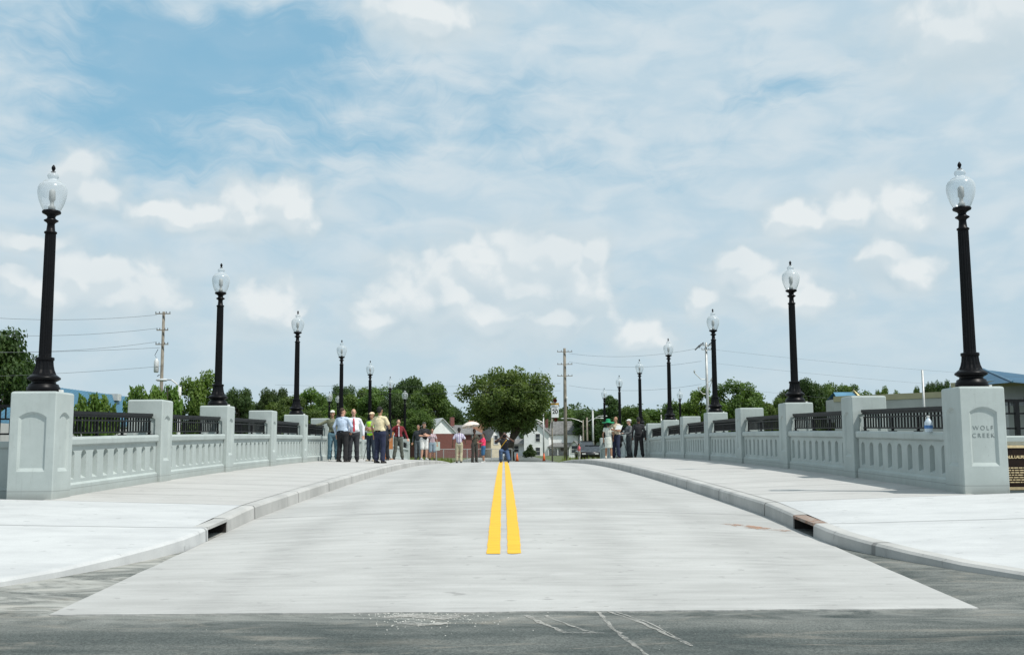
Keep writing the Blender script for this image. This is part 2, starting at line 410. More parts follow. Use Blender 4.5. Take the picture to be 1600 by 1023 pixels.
# ------------------------------------------------------------------ setting
ys_r = [8.15]+frange(8.6, 14.6, 12)+frange(15.2, 72, 60)
bm = bmesh.new(); V = grid(bm, frange(-3.5, 3.5, 140), ys_r, road_z)
re_ = random.Random(2)
for v_ in V[0]: v_.co.y += .035*noise.noise(Vector((v_.co.x*1.7, 0, 0)))+re_.uniform(-.008, .008)
for row in V:
    for k_ in (0, -1): row[k_].co.x += .02*noise.noise(Vector((row[k_].co.y*2.3, k_, 0))) if row[k_].co.y < 12 else 0
for i in range(140):                                      # slab edge at the near end, ragged by a few mm
    a, b = V[0][i], V[0][i+1]
    c = bm.verts.new((b.co.x, b.co.y, b.co.z-.05)); e = bm.verts.new((a.co.x, a.co.y, a.co.z-.05)); bm.faces.new((a, b, c, e))
tag(link('road', bm, M_ROAD), kind='structure')
bm = bmesh.new()                                          # deck under the roadway
for s_ in (0,):
    ysd = frange(16, 66, 25)
    for a, b in zip(ysd, ysd[1:]):
        za, zb = gutter(a)-.03, gutter(b)-.03
        top = [bm.verts.new(p) for p in ((-6.9,a,za),(6.9,a,za),(6.9,b,zb),(-6.9,b,zb))]
        bot = [bm.verts.new((v.co.x, v.co.y, v.co.z-.9)) for v in top]
        bm.faces.new(top); bm.faces.new(bot[::-1])
        bm.faces.new((top[0], top[3], bot[3], bot[0])); bm.faces.new((top[1], bot[1], bot[2], top[2]))
tag(link('bridge_deck', bm, M_KERB), kind='structure')
# asphalt street in front and the street carrying on beyond the bridge
def asph_z(X, Y): return gutter(Y)-.008 + (.0 if abs(X) < 3.5 else 0)
bm = bmesh.new()
xsA = [-60,-30,-15,-9,-7,-6,-5,-4.4,-4,-3.6,-3.3,-2,0,2,3.3,3.6,4,4.4,5,6,7,9,15,30,60]
grid(bm, xsA, [-40,-20,-8,0,2,4,5,6,7,7.6,8.1,8.6,9.2,10,11,12,13,14,15.0], lambda X, Y: asph_z(X, Y)-(.012 if abs(X) < 3.4 and Y > 8.2 else 0))
tag(link('asphalt_street', bm, M_ASPH), kind='structure')
bm = bmesh.new(); grid(bm, [-4.5,-2,0,2,4.5], [72.0,80,100,130,170,230,300], lambda X, Y: gutter(75)-.012)
tag(link('street_beyond', bm, M_ASPH), kind='structure')
# terrain: banks, creek cut, wooded rise in the distance
def terr(X, Y):
    if Y < 15.0: z = -.10
    else: z = gutter(75)-.03-.12*(1-sstep(60, 75, Y))
    if 15.0 <= Y < 60: z = -.15
    z -= 4.2*sstep(17.5, 26, Y)*(1-sstep(52, 60, Y))*(1.0)
    k = sstep(-300, 60, X)*1.0
    z += (3+9*k)*sstep(290, 560, Y)+ 18*sstep(600, 1500, Y)
    z += 1.2*noise.noise(Vector((X*.02, Y*.02, 0)))*sstep(240, 330, Y)
    return z
bm = bmesh.new()
xs = [-2500,-1200,-600,-400,-300,-220,-160,-120,-90,-60,-40,-25,-15,-8,0,8,15,25,40,60,90,120,160,220,300,400,600,1200,2500]
ysT = [-300,-60,0,10,14.9,15.1,17,18.5,20,22,24,26,30,40,50,52,54,56,58,60,62,66,70,75,85,100,130,170,220,270,300,340,380,420,460,500,560,620,700,900,1200,1500,3500]
grid(bm, xs, ysT, lambda X, Y: terr(X, Y)-(.15 if Y < 15 and abs(X) < 61 else 0))
tag(link('ground', bm, M_GRASS, smooth=True), kind='structure')
bm = bmesh.new(); box(bm, -300, 300, 22.5, 56.5, -3.6, -3.45)
mw = mat('creek_water', (.05,.07,.05), .08, .1, 1, .2, 6)
tag(link('water', bm, mw), kind='structure')
# sidewalks on the bridge
for sgn in (-1, 1):
    bm = bmesh.new()
    X0, X1 = 3.68, 6.42
    grid(bm, sorted([sgn*x for x in (X0, 4.4, 5.1, 5.8, X1)]), frange(14.72, 68, 56), walk_z)
    tag(link('sidewalk', bm, M_WALK), kind='structure')

# kerb line: straight along the road, sweeping out at the near corner
KC = [(3.5,11.95),(3.53,11.6),(3.66,11.1),(3.87,10.55),(4.15,9.95),(4.55,9.3),(5.1,8.65),(5.9,8.0),(7.0,7.45),(8.6,7.0),(11,6.75),(15,6.65),(26,6.6)]
def kerb_profile_strip(bm, pts, sgn, wd=.18):
    rows = []
    for i, (x, y) in enumerate(pts):
        a = Vector(pts[max(0, i-1)]); b = Vector(pts[min(len(pts)-1, i+1)])
        t = (b-a).normalized(); nrm = Vector((-t.y, t.x))
        if nrm.x < 0 and abs(nrm.x) > abs(nrm.y): nrm = -nrm
        elif abs(nrm.x) <= abs(nrm.y) and nrm.y < 0: nrm = -nrm
        zt = walk_z(3.5, y)-.002; zb = gutter(y)-.06
        row = []
        for (off, z) in ((0, zb), (.008, zt-.03), (.032, zt-.004), (.06, zt), (wd, zt+.003)):
            row.append(bm.verts.new((sgn*(x+nrm.x*off), y+nrm.y*off, z)))
        row.append(bm.verts.new((sgn*(x+nrm.x*wd), y+nrm.y*wd, zb)))
        rows.append(row)
    for a, b in zip(rows, rows[1:]):
        for k in range(5): bm.faces.new((a[k], a[k+1], b[k+1], b[k]))
    bm.faces.new(rows[0]); bm.faces.new(rows[-1][::-1])
def inner(pts, wd):
    out = []
    for i, (x, y) in enumerate(pts):
        a = Vector(pts[max(0, i-1)]); b = Vector(pts[min(len(pts)-1, i+1)])
        t = (b-a).normalized(); nrm = Vector((-t.y, t.x))
        if nrm.x < 0 and abs(nrm.x) > abs(nrm.y): nrm = -nrm
        elif abs(nrm.x) <= abs(nrm.y) and nrm.y < 0: nrm = -nrm
        out.append((x+nrm.x*wd, y+nrm.y*wd))
    return out
for sgn, nm in ((-1, 'left'), (1, 'right')):
    for a, b in ((13.28, 14.70), (14.725, 20.9), (20.92, 30.2), (30.22, 42), (42.02, 54), (54.02, 68)):
        bm = bmesh.new(); kerb_profile_strip(bm, [(3.5, y) for y in frange(b, a, max(2, int((b-a)/.9)))], sgn)
        tag(link('kerb', bm, M_KERB), kind='structure')
    bm = bmesh.new(); kerb_profile_strip(bm, [(3.5, 12.42), (3.5, 12.2)]+KC, sgn)
    tag(link('kerb', bm, M_KERB if sgn > 0 else M_APRON), kind='structure')  # left return takes the paler concrete: its sunlit look is put into the colour
    # apron of new concrete between kerb return and wing wall
    bm = bmesh.new()
    near = [(3.68, 13.9), (3.68, 13.28), (3.68, 12.42), (3.68, 12.2)]+inner(KC, .18)
    near = [(3.68, 14.70)]+near; yk = [14.7, 13.9, 13.28, 12.42, 12.2]+[k_[1] for k_ in KC]
    NR = 8
    rows = []
    for (x, y) in near:
        tgt = (max(x, 3.68)+ (0 if x < 3.7 else 0), 14.70)
        rows.append([(x, y+(14.70-y)*k/NR) for k in range(NR+1)])
    # sweep in x: curve points have increasing x; straight part shares x, so start from the corner point
    rows = rows[4:]
    VV = [[bm.verts.new((sgn*x, y, walk_z(3.5, y)+.03*min(x-3.5, 4)*(k/NR))) for k, (x, y) in [(k, (q[0], (yq if k == 0 else q[1]))) for k, q in enumerate(r)]] for r, yq in zip(rows, yk[4:])]
    for r, vv in zip(rows, VV): vv[0].co.y = r[0][1]; vv[0].co.z += .0012
    for r, vv in zip(rows, VV):
        vv[0].co.x = sgn*(r[0][0]-.006)
    for a, b in zip(VV, VV[1:]):
        for k in range(NR): bm.faces.new((a[k], a[k+1], b[k+1], b[k]))
    bmesh.ops.remove_doubles(bm, verts=bm.verts, dist=.0005)
    tag(link('apron_pavement', bm, M_APRON), kind='structure')
    # storm drain in the kerb
    dr = empty('storm_drain', (sgn*3.5, 12.85, gutter(12.85)), f'open storm drain mouth cut into the {nm} kerb' + (' with rust bleeding over its lip' if sgn > 0 else ' beside kerb given a sunlit pale colour'), 'storm drain', 'storm drains in the kerbs')
    dr.rotation_euler = (math.atan2(gutter(13.28)-gutter(12.42), .86), 0, 0)
    g0 = gutter(12.85); zt = walk_z(3.5, 12.85)-g0-.004
    bm = bmesh.new()                                       # lintel over the mouth
    box(bm, *sorted((sgn*.004, sgn*.18)), -.43, .43, zt-.035, zt)
    link('lintel', bm, M_RUST if sgn > 0 else M_KERB, dr)
    bm = bmesh.new()
    x0, x1 = sorted((sgn*.02, sgn*.62))
    for q in (((x0,-.43,-.25),(x1,-.43,-.25),(x1,.43,-.25),(x0,.43,-.25)), ((x0,-.43,-.25),(x1,-.43,-.25),(x1,-.43,zt-.035),(x0,-.43,zt-.035)),
              ((x0,.43,-.25),(x1,.43,-.25),(x1,.43,zt-.035),(x0,.43,zt-.035)), ((sgn*.62,-.43,-.25),(sgn*.62,.43,-.25),(sgn*.62,.43,zt-.035),(sgn*.62,-.43,zt-.035)),
              ((x0,-.43,zt-.036),(x1,-.43,zt-.036),(x1,.43,zt-.036),(x0,.43,zt-.036))):
        bm.faces.new([bm.verts.new(p) for p in q])
    link('catch_basin', bm, M_DARK, dr)
# rust stain on the road by the right drain: a thin sheet of scale
bm = bmesh.new()
poly = [(3.02,13.35),(3.2,13.15),(3.4,12.95),(3.3,12.85),(3.0,12.95),(2.75,13.2),(2.62,13.45),(2.8,13.5)]
bm.faces.new([bm.verts.new((x, y, road_z(x, y)+.004)) for x, y in poly])
ms, ts, bs_ = newmat('rust_stain')
co = ts.node('ShaderNodeTexCoord').outputs['Object']
bs_.inputs['Base Color'].default_value = (.36,.22,.15,1); bs_.inputs['Roughness'].default_value = .9
trn = ts.node('ShaderNodeBsdfTransparent'); mxs = ts.node('ShaderNodeMixShader')
ts.inp(mxs.inputs[0], ts.ramp(ts.noise(co, 9, 4, .7), .42, .62)); ts.l.new(trn.outputs[0], mxs.inputs[1]); ts.l.new(bs_.outputs[0], mxs.inputs[2]); ts.l.new(mxs.outputs[0], ts.n['Material Output'].inputs[0])
tag(link('rust_stain', bm, ms), kind='structure')

# double yellow line
for x0, x1 in ((-.262, -.125), (-.05, .088)):
    bm = bmesh.new(); ry = random.Random(int(x0*1000))
    for row in grid(bm, [x0, x0+.045, x0+.09, x1], [10.85]+frange(11, 68, 280), lambda X, Y: road_z(X, Y)+.005):
        row[0].co.x += ry.uniform(-.004, .004); row[-1].co.x += ry.uniform(-.004, .004)
        if row[0].co.y < 10.9:
            for v_ in row: v_.co.y += ry.uniform(-.03, .03)
    tag(link('yellow_line', bm, M_YEL), kind='structure')

# chalky scrape lines and concrete crumbs on the asphalt
def mark_mat():
    m, t, b = newmat('concrete_slurry'); co = t.node('ShaderNodeTexCoord').outputs['Object']
    b.inputs['Base Color'].default_value = (.42,.41,.38,1); b.inputs['Roughness'].default_value = .95
    tr = t.node('ShaderNodeBsdfTransparent'); mx = t.node('ShaderNodeMixShader')
    f = t.ramp(t.m('ADD', t.m('MULTIPLY', t.noise(co, 30, 4, .75), .55), t.m('MULTIPLY', t.noise(co, 2.4, 3, .5), .45)), .36, .62, .04, .8)
    t.inp(mx.inputs[0], f); t.l.new(tr.outputs[0], mx.inputs[1]); t.l.new(b.outputs[0], mx.inputs[2]); t.l.new(mx.outputs[0], t.n['Material Output'].inputs[0])
    return m
M_MARK = mark_mat()
def ground_pt(px, py, z=.03):
    a = ray(px, py); k = (z-EYE)/a[2]; return (a[0]*k+CX, a[1]*k)
marks = [([(820,962),(850,975),(885,988),(945,989)], .018), ([(851,962),(890,977),(930,989)], .013), ([(900,945),(935,958),(950,975),(975,995),(1012,1023)], .017), ([(945,955),(1000,972),(1040,990),(1080,1008)], .014), ([(765,952),(840,951),(950,948),(1010,952)], .10), ([(965,958),(1020,975),(1075,1004)], .008), ([(600,966),(640,962),(690,966),(735,958)], .07), ([(625,972),(660,976),(700,974)], .05), ([(1010,950),(1200,949),(1400,948)], .03), ([(80,956),(300,954),(520,952),(760,949)], .025)]
rr = random.Random(5)
bm = bmesh.new()
for pts, wd in marks:
    P = [Vector(ground_pt(*p)) for p in pts]; Q = []
    for a, b in zip(P, P[1:]):
        for k in range(6): Q.append(a.lerp(b, k/6))
    Q.append(P[-1]); prev = None
    for i, q in enumerate(Q):
        t = (Q[min(i+1, len(Q)-1)]-Q[max(0, i-1)]).normalized(); n_ = Vector((-t.y, t.x)); ww = wd*rr.uniform(.5, 1.4); j = rr.uniform(-.01, .01)
        z = asph_z(q.x, q.y)+.004
        r_ = [bm.verts.new((q.x+n_.x*(ww+j), q.y+n_.y*(ww+j), z)), bm.verts.new((q.x-n_.x*(ww-j), q.y-n_.y*(ww-j), z))]
        if prev: bm.faces.new((prev[0], prev[1], r_[1], r_[0]))
        prev = r_
tag(link('slurry_streaks', bm, M_MARK), kind='structure')
bm = bmesh.new()
for i in range(420):
    px = rr.gauss(660, 55) if i < 330 else rr.uniform(200, 1500); py = (957+abs(rr.gauss(0, 11))) if i < 330 else rr.uniform(948, 1015)
    if i > 330 and rr.random() < .5: continue
    x, y = ground_pt(px, py); s = (rr.uniform(.0025, .009) if i < 330 else rr.uniform(.002, .005))*(1.7 if rr.random() < .06 else 1)
    z = asph_z(x, y)
    vs = [bm.verts.new((x+s*rr.uniform(.6, 1.3)*math.cos(a), y+s*rr.uniform(.6, 1.3)*math.sin(a), z-.001)) for a in (0, 1.2, 2.5, 3.8, 5.1)]
    tp = bm.verts.new((x, y, z+s*.45))
    for k in range(5): bm.faces.new((vs[k], vs[(k+1) % 5], tp))
tag(link('concrete_crumbs', bm, mat('crumbs', (.55,.54,.50), .9)), 'scattered white concrete crumbs on the dark asphalt', 'rubble', kind='stuff')

# ------------------------------------------------------------------ parapets
def recess(bm, u0, u1, v0, v1, bl, br, vb, chain, depth, inset, sill, mp):
    """flat face (u0..u1, v0..v1) with a sunk field: bottom corners (bl,vb),(br,vb); chain = top outline from br side to bl side"""
    def q(*pts): bm.faces.new([bm.verts.new(mp(*p)) for p in pts])
    q((u0,v0,0),(bl,v0,0),(bl,v1,0),(u0,v1,0)); q((br,v0,0),(u1,v0,0),(u1,v1,0),(br,v1,0))
    q((bl,v0,0),(br,v0,0),(br,vb,0),(bl,vb,0))
    for a, b in zip(chain, chain[1:]): q((a[0],a[1],0),(a[0],v1,0),(b[0],v1,0),(b[0],b[1],0))
    out = [(bl,vb),(br,vb)]+chain
    cu = (bl+br)/2; cv = (vb+max(c[1] for c in chain))/2
    hw = (br-bl)/2; hh = max(c[1] for c in chain)-cv
    inn = []
    for (u, v) in out:
        uu = cu+(u-cu)*(hw-inset)/hw
        vv = v+sill if v == vb else cv+(v-cv)*(hh-inset)/hh
        inn.append((uu, vv))
    n = len(out)
    for i in range(n):
        j = (i+1) % n
        if out[i] == out[j]: continue
        q((*out[i],0),(*out[j],0),(*inn[j],depth),(*inn[i],depth))
    q(*[(u, v, depth) for u, v in inn])
PW, PD, PH = .64, .62, 1.49
def arch(bl, br, vs, rise, n=8):
    c = (bl+br)/2; h = (br-bl)/2; return [(c+h*math.cos(math.pi*k/n)*1.0, vs+rise*(1-math.cos(math.pi*k/n)**2)) for k in range(n+1)]
def pilaster_mesh():
    bm = bmesh.new(); c = .012; tc_ = .028
    for k in range(4):
        a = k*math.pi/2; hx = (PW if k % 2 == 0 else PD)/2; hd = (PD if k % 2 == 0 else PW)/2
        def mp(u, v, dd, a=a, hd=hd):
            x, y = u, -(hd-dd); return (x*math.cos(a)-y*math.sin(a), x*math.sin(a)+y*math.cos(a), v)
        e = hx-c
        wdt = .195 if k % 2 == 0 else .17
        recess(bm, -e, e, -.4, PH-tc_, -wdt, wdt, .375, arch(-wdt, wdt, 1.13, .075), .030, .032, .05, mp)
        # corner chamfer
        p1 = Vector(mp(e, 0, 0)); ang = a+math.pi/2; hd2 = (PD if (k+1) % 2 == 0 else PW)/2; e2 = ((PW if (k+1) % 2 == 0 else PD)/2)-c
        x, y = -e2, -hd2; p2 = Vector((x*math.cos(ang)-y*math.sin(ang), x*math.sin(ang)+y*math.cos(ang), 0))
        bm.faces.new([bm.verts.new(p) for p in ((p1.x,p1.y,-.4),(p2.x,p2.y,-.4),(p2.x,p2.y,PH-tc_),(p1.x,p1.y,PH-tc_))])
    x, y = PW/2, PD/2
    lo = [(-x+c,-y),(x-c,-y),(x,-y+c),(x,y-c),(x-c,y),(-x+c,y),(-x,y-c),(-x,-y+c)]
    A = [bm.verts.new((px, py, PH-tc_)) for px, py in lo]
    B = [bm.verts.new((px*.965, py*.965, PH-.007)) for px, py in lo]
    D = [bm.verts.new((px*.90, py*.90, PH)) for px, py in lo]
    for P, Q in ((A, B), (B, D)):
        for i in range(8): bm.faces.new((P[i], P[(i+1) % 8], Q[(i+1) % 8], Q[i]))
    bm.faces.new(D)
    bmesh.ops.remove_doubles(bm, verts=bm.verts, dist=.0002)
    return bm
def wall_mesh(L, slots=9, sgn=1):
    """panel of length L along +Y from y=0, road face at x=0 looking toward -sgn*x; thickness .30"""
    bm = bmesh.new()
    def mp(u, v, dd): return (sgn*(.055+dd), u, v)
    cell = L/slots
    zb, zt = .185, .715
    for i in range(slots):
        u0, u1 = i*cell, (i+1)*cell; c = (u0+u1)/2; h = .095
        ch = [(c+h, .60), (c+h*.75, .635), (c, .662), (c-h*.75, .635), (c-h, .60)]
        recess(bm, u0, u1, zb, zt, c-h, c+h, .235, ch, .085, .018, .055, mp)
    prof = [(.055, zt), (.025, zt+.012), (.005, zt+.03), (.0, zt+.10), (.012, .845), (.03, .852), (.33, .852), (.35, .835), (.35, -.5), (.0, -.5), (.018, zb-.03), (.055, zb)]
    prof[9] = (.018, -.5)
    a = [bm.verts.new((sgn*x, 0, z)) for x, z in prof]; b = [bm.verts.new((sgn*x, L, z)) for x, z in prof]
    for i in range(len(prof)-1): bm.faces.new((a[i], a[i+1], b[i+1], b[i]))
    bm.faces.new(a); bm.faces.new(b[::-1])
    return bm
PIL_ME = None; PANELS = {}; RAILS = {}
def foot_z(Y): return walk_z(6.4, Y)
PILS = {}
pbm = pilaster_mesh(); me_p = bpy.data.meshes.new('bridge_pilaster'); bmesh.ops.recalc_face_normals(pbm, faces=pbm.faces); pbm.to_mesh(me_p); pbm.free(); me_p.materials.append(M_PAINT)
XP = 6.65
for sgn, nm in ((-1, 'left'), (1, 'right')):
    for i in range(13):
        Y = Y1+BAY*i
        o = mesh_obj('bridge_pilaster', me_p, None, (sgn*XP, Y, foot_z(Y)))
        if i == 0 and sgn < 0: lb = 'large pale concrete pilaster with arched panel at near end of left parapet'
        elif i == 0: lb = 'large concrete pilaster at the near right end, lettered with the creek name'
        else: lb = f'pale concrete pilaster {"under a lamp" if i % 2 == 0 else "without lamp"}, {ORD[i]} from near end of {nm} parapet'
        tag(o, lb, 'pilaster', 'concrete pilasters of the bridge parapets'); PILS[(sgn, i)] = o
    proto_w = None
    # one wall panel per bay
    if sgn not in PANELS:
        b_ = wall_mesh(BAY-PW+.0, 9, sgn); me = bpy.data.meshes.new('parapet_wall'); bmesh.ops.recalc_face_normals(b_, faces=b_.faces); b_.to_mesh(me); b_.free(); me.materials.append(M_PAINT); PANELS[sgn] = me
    L = BAY-PW
    def rail_proto():
        root = empty('railing', (0, 0, 0), 'x', 'railing')
        bm = bmesh.new(); box(bm, -.05, .05, .01, L-.01, .335, .385); box(bm, -.03, .03, .01, L-.01, .300, .3345); link('top_rail', bm, M_RAIL, root)
        bm = bmesh.new(); box(bm, -.016, .016, .01, L-.01, .235, .26); link('middle_rail', bm, M_RAIL, root)
        bm = bmesh.new(); box(bm, -.02, .02, .01, L-.01, .045, .07); link('bottom_rail', bm, M_RAIL, root)
        first = None
        for k in range(29):
            yy = .09+(L-.18)*k/28
            if first is None:
                bm = bmesh.new(); box(bm, -.012, .012, -.012, .012, .0705, .2345); box(bm, -.012, .012, -.012, .012, .2605, .2995)
                first = link('picket', bm, M_RAIL, root, loc=(0, yy, 0))
            else:
                c = first.copy(); COL.objects.link(c); c.parent = root; c.location = (0, yy, 0)
        fp = None
        for k in range(4):
            yy = (.06, L*.36, L*.64, L-.06)[k]
            if fp is None:
                bm = bmesh.new(); box(bm, -.05, .05, -.07, .07, 0, .012); box(bm, -.02, .02, -.02, .02, .0125, .0445); box(bm,-.018,.018,-.018,.018,.0705,.234); fp = link('rail_foot', bm, M_RAIL, root, loc=(0, yy, 0))
            else:
                c = fp.copy(); COL.objects.link(c); c.parent = root; c.location = (0, yy, 0)
        return root
    if 'r' not in RAILS: RAILS['r'] = rail_proto(); fresh = True
    for i in range(12):
        ya = Y1+BAY*i+PW/2; yb = ya+L; za, zb_ = foot_z(ya), foot_z(yb); sl_ = math.atan2(zb_-za, L)
        w_ = mesh_obj('parapet_wall', PANELS[sgn], None, (sgn*6.365, ya, za)); w_.rotation_euler = (sl_, 0, 0)
        tag(w_, f'slotted concrete parapet panel, {ORD[i]} bay from the near end on the {nm} side', 'parapet', 'slotted parapet panels between pilasters')
        if fresh: r_ = RAILS['r']; fresh = False
        else: r_ = copy_tree(RAILS['r'])
        r_.location = (sgn*(6.365+.17), ya, za+.852); r_.rotation_euler = (sl_, 0, 0)
        tag(r_, f'black metal picket railing on top of the {ORD[i]} bay of the {nm} parapet', 'railing', 'black railings on the parapets')

# base joint grooves of near pilasters: proud plinth line
for sgn in (-1, 1):
    o = PILS[(sgn, 0)]
# lettering
def text_mesh(s, size, m, parent, loc, rot, name='lettering', ext=.003, spacing=1.0, align='CENTER', bold=0):
    cu = bpy.data.curves.new(name, 'FONT'); cu.body = s; cu.size = size; cu.extrude = ext; cu.align_x = align; cu.align_y = 'CENTER'; cu.space_character = spacing; cu.offset = bold
    ob = bpy.data.objects.new(name, cu); COL.objects.link(ob)
    dg = bpy.context.evaluated_depsgraph_get(); me = bpy.data.meshes.new_from_object(ob.evaluated_get(dg))
    bpy.data.objects.remove(ob); me.materials.clear(); me.materials.append(m)
    o = mesh_obj(name, me, parent, loc); o.rotation_euler = rot; return o
M_LETTER_SHADE = mat('engraved_shadow', (.16,.19,.19), .9)  # dark grey stands in for the shade inside cut letters
for s, z in (('WOLF', .905), ('CREEK', .80)):
    text_mesh(s, .086, M_LETTER_SHADE, PILS[(1, 0)], (0, -(PD/2-.030)-.002, z), (math.pi/2, 0, 0), 'lettering', .002, 1.38, bold=-.001)

# wing walls and their railings
def wing(sgn, nm):
    root = empty('wing_wall', (sgn*(XP+PW/2), 15.27, foot_z(14.7)), f'low concrete wing wall running outward from the near {nm} pilaster' + (', carrying a bronze plaque' if sgn > 0 else ', in the pilaster\'s shade'), 'wall', 'wing walls at the near end')
    L = 9
    bm = bmesh.new()
    x0, x1 = sorted((0, sgn*L))
    prof = [(-.02, -.5), (-.02, .13), (0, .15), (0, .70), (-.03, .73), (-.035, .79), (-.02, .81), (.30, .81), (.30, -.5)]
    a = [bm.verts.new((x0, y, z)) for y, z in prof]; b = [bm.verts.new((x1, y, z)) for y, z in prof]
    for i in range(len(prof)-1): bm.faces.new((a[i], a[i+1], b[i+1], b[i]))
    bm.faces.new(a[::-1]); bm.faces.new(b)
    link('wall_panel', bm, M_PAINT, root)
    rl = empty('railing', (sgn*(XP+PW/2), 15.27, foot_z(14.7)), f'black picket railing on the {nm} wing wall at the near corner', 'railing', 'black railings on the wing walls')
    def bar(xa, xb, y0, y1, z0, z1, name, bmx=None):
        b2 = bmesh.new(); q0, q1 = sorted((sgn*xa, sgn*xb)); box(b2, q0, q1, y0, y1, z0, z1); return link(name, b2, M_RAIL, rl)
    bar(.01, L, .07, .12, 1.30, 1.34, 'top_rail'); bar(.01, L, .08, .11, 1.12, 1.145, 'middle_rail'); bar(.01, L, .08, .11, .905, .93, 'bottom_rail')
    first = None
    for k in range(62):
        xx = .07+k*.12
        if first is None:
            b2 = bmesh.new(); box(b2, -.009, .009, .086, .104, 1.146, 1.299); first = link('picket', b2, M_RAIL, rl, loc=(sgn*xx, 0, 0))
        else: c = first.copy(); COL.objects.link(c); c.parent = rl; c.location = (sgn*xx, 0, 0)
    first = None
    for k in range(12):
        xx = .24+k*.62
        if first is None:
            b2 = bmesh.new(); box(b2, -.011, .011, .084, .106, .9305, 1.1195); first = link('baluster', b2, M_RAIL, rl, loc=(sgn*xx, 0, 0))
        else: c = first.copy(); COL.objects.link(c); c.parent = rl; c.location = (sgn*xx, 0, 0)
    first = None
    for k in range(5):
        xx = .42+k*1.9
        if first is None:
            b2 = bmesh.new(); box(b2, -.03, .03, .065, .125, .811, 1.2995); first = link('post', b2, M_RAIL, rl, loc=(sgn*xx, 0, 0))
        else: c = first.copy(); COL.objects.link(c); c.parent = rl; c.location = (sgn*xx, 0, 0)
wing(-1, 'left'); wing(1, 'right')
# bronze plaque
pq = empty('plaque', (7.06, 15.262, foot_z(14.7)), 'dark bronze memorial plaque with raised gold border and lettering on the right wing wall', 'plaque')
bm = bmesh.new(); box(bm, 0, .80, -.022, 0, .05, .665); link('plate', bm, M_BRONZE, pq)
bm = bmesh.new()
for q in ((-.012,.812,-.034,.001,.635,.675),(-.012,.812,-.034,.001,.04,.08),(-.012,.022,-.034,.001,.0805,.6345),(.778,.812,-.034,.001,.0805,.6345)): box(bm, *q)
link('border', bm, M_GOLD, pq)
text_mesh('PAUL LAURENCE DUNBAR', .058, M_GOLD, pq, (.055, -.026, .505), (math.pi/2, 0, 0), 'lettering', .003, .9, 'LEFT', .002)
rl_ = random.Random(3)
bm = bmesh.new()
for k in range(7):
    x = .06+rl_.uniform(0, .05); z = .345-k*.034
    while x < .72:
        l = rl_.uniform(.025, .07); box(bm, x, min(x+l, .75), -.026, -.0215, z, z+.015); x += l+.012
link('small_lettering', bm, M_GOLD, pq)

# ------------------------------------------------------------------ lamp posts
def lamp_proto():
    root = empty('lamp_post', (0, 0, 0), 'x', 'street lamp')
    K = 3.3/358
    bm = bmesh.new()
    prof = [(.215,0),(.222,.03),(.222,.07),(.205,.085),(.20,.11),(.165,.125),(.16,.15),(.19,.165),(.222,.185),(.225,.205),(.20,.225),(.168,.25)]
    lathe(bm, prof, 32); base = link('base', bm, M_BLACK, root, True)
    bm = bmesh.new(); lathe(bm, [(.160,.2501),(.155,.27),(.135,.32),(.122,.38),(.116,.44),(.118,.455),(.128,.46),(.128,.495),(.118,.50)], 32, flute=(.26,.445,.09)); link('fluted_vase', bm, M_BLACK, root)
    bm = bmesh.new(); lathe(bm, [(.088,.5001),(.086,.55),(.080,1.4),(.075,2.28),(.073,2.30)], 32, flute=(.54,2.29,.10)); link('shaft', bm, M_BLACK, root)
    bm = bmesh.new(); lathe(bm, [(.080,2.3001),(.088,2.305),(.088,2.325),(.062,2.34),(.056,2.39),(.052,2.44),(.060,2.46),(.098,2.485),(.102,2.495),(.062,2.52),(.055,2.545),(.07,2.57),(.125,2.60),(.132,2.615),(.125,2.635),(.11,2.64)], 24); link('capital', bm, M_BLACK, root, True)
    bm = bmesh.new(); lathe(bm, [(.112,2.6401),(.128,2.66),(.155,2.715),(.182,2.79),(.198,2.86),(.203,2.92),(.198,2.975),(.178,3.02),(.150,3.045),(.140,3.048),(.138,3.06),(.120,3.075),(.080,3.09),(.064,3.10),(.062,3.115),(.074,3.13),(.080,3.15),(.074,3.175),(.055,3.195),(.035,3.21),(.02,3.215)], 28, caps=False)
    g = link('globe', bm, M_GLOBE, root, True)
    bm = bmesh.new(); lathe(bm, [(.05,2.6402),(.05,2.70),(.028,2.72),(.028,2.78),(.045,2.80),(.045,2.93),(.02,2.96)], 12); link('bulb', bm, mat('frosted_bulb', (.42,.43,.42), .5), root, True)
    bm = bmesh.new(); lathe(bm, [(.036,3.208),(.034,3.22),(.014,3.228),(.022,3.25),(.030,3.272),(.024,3.295),(.01,3.318),(.004,3.325)], 12); link('finial', bm, M_BLACK, root, True)
    bm = bmesh.new(); box(bm, .235,.275,-.04,.03,0,.035); link('anchor_cap', bm, M_WHITE, root)
    return root
LP = lamp_proto(); first = True
for sgn, nm in ((-1, 'left'), (1, 'right')):
    for i in range(7):
        Y = Y1+SP*i
        o = LP if first else copy_tree(LP); first = False
        o.location = (sgn*XP, Y, foot_z(Y)+PH)
        tag(o, f'black fluted lamp post with clear globe, {ORD[i]} from camera on {nm} parapet', 'street lamp', 'lamp posts along the bridge')
for sgn, nm, px, py, Y in ((-1,'left',515,612,72), (-1,'left',528,616,84), (1,'right',1062,608,72)):
    o = copy_tree(LP); p = at(px, py, Y); o.location = (p.x, Y, p.z-3.3)
    b2 = bmesh.new(); lathe(b2, [(.16, -(p.z-3.3)-.1+terr(p.x, Y)), (.16, -.02)], 12); link('pedestal', b2, M_BLACK, o)
    tag(o, f'small black lamp post beyond far {nm} end of bridge' + (', leftmost of a close pair' if Y == 72 and sgn < 0 else ', right one of a close pair' if sgn < 0 else ', before trees'), 'street lamp', 'lamp posts beyond the bridge')

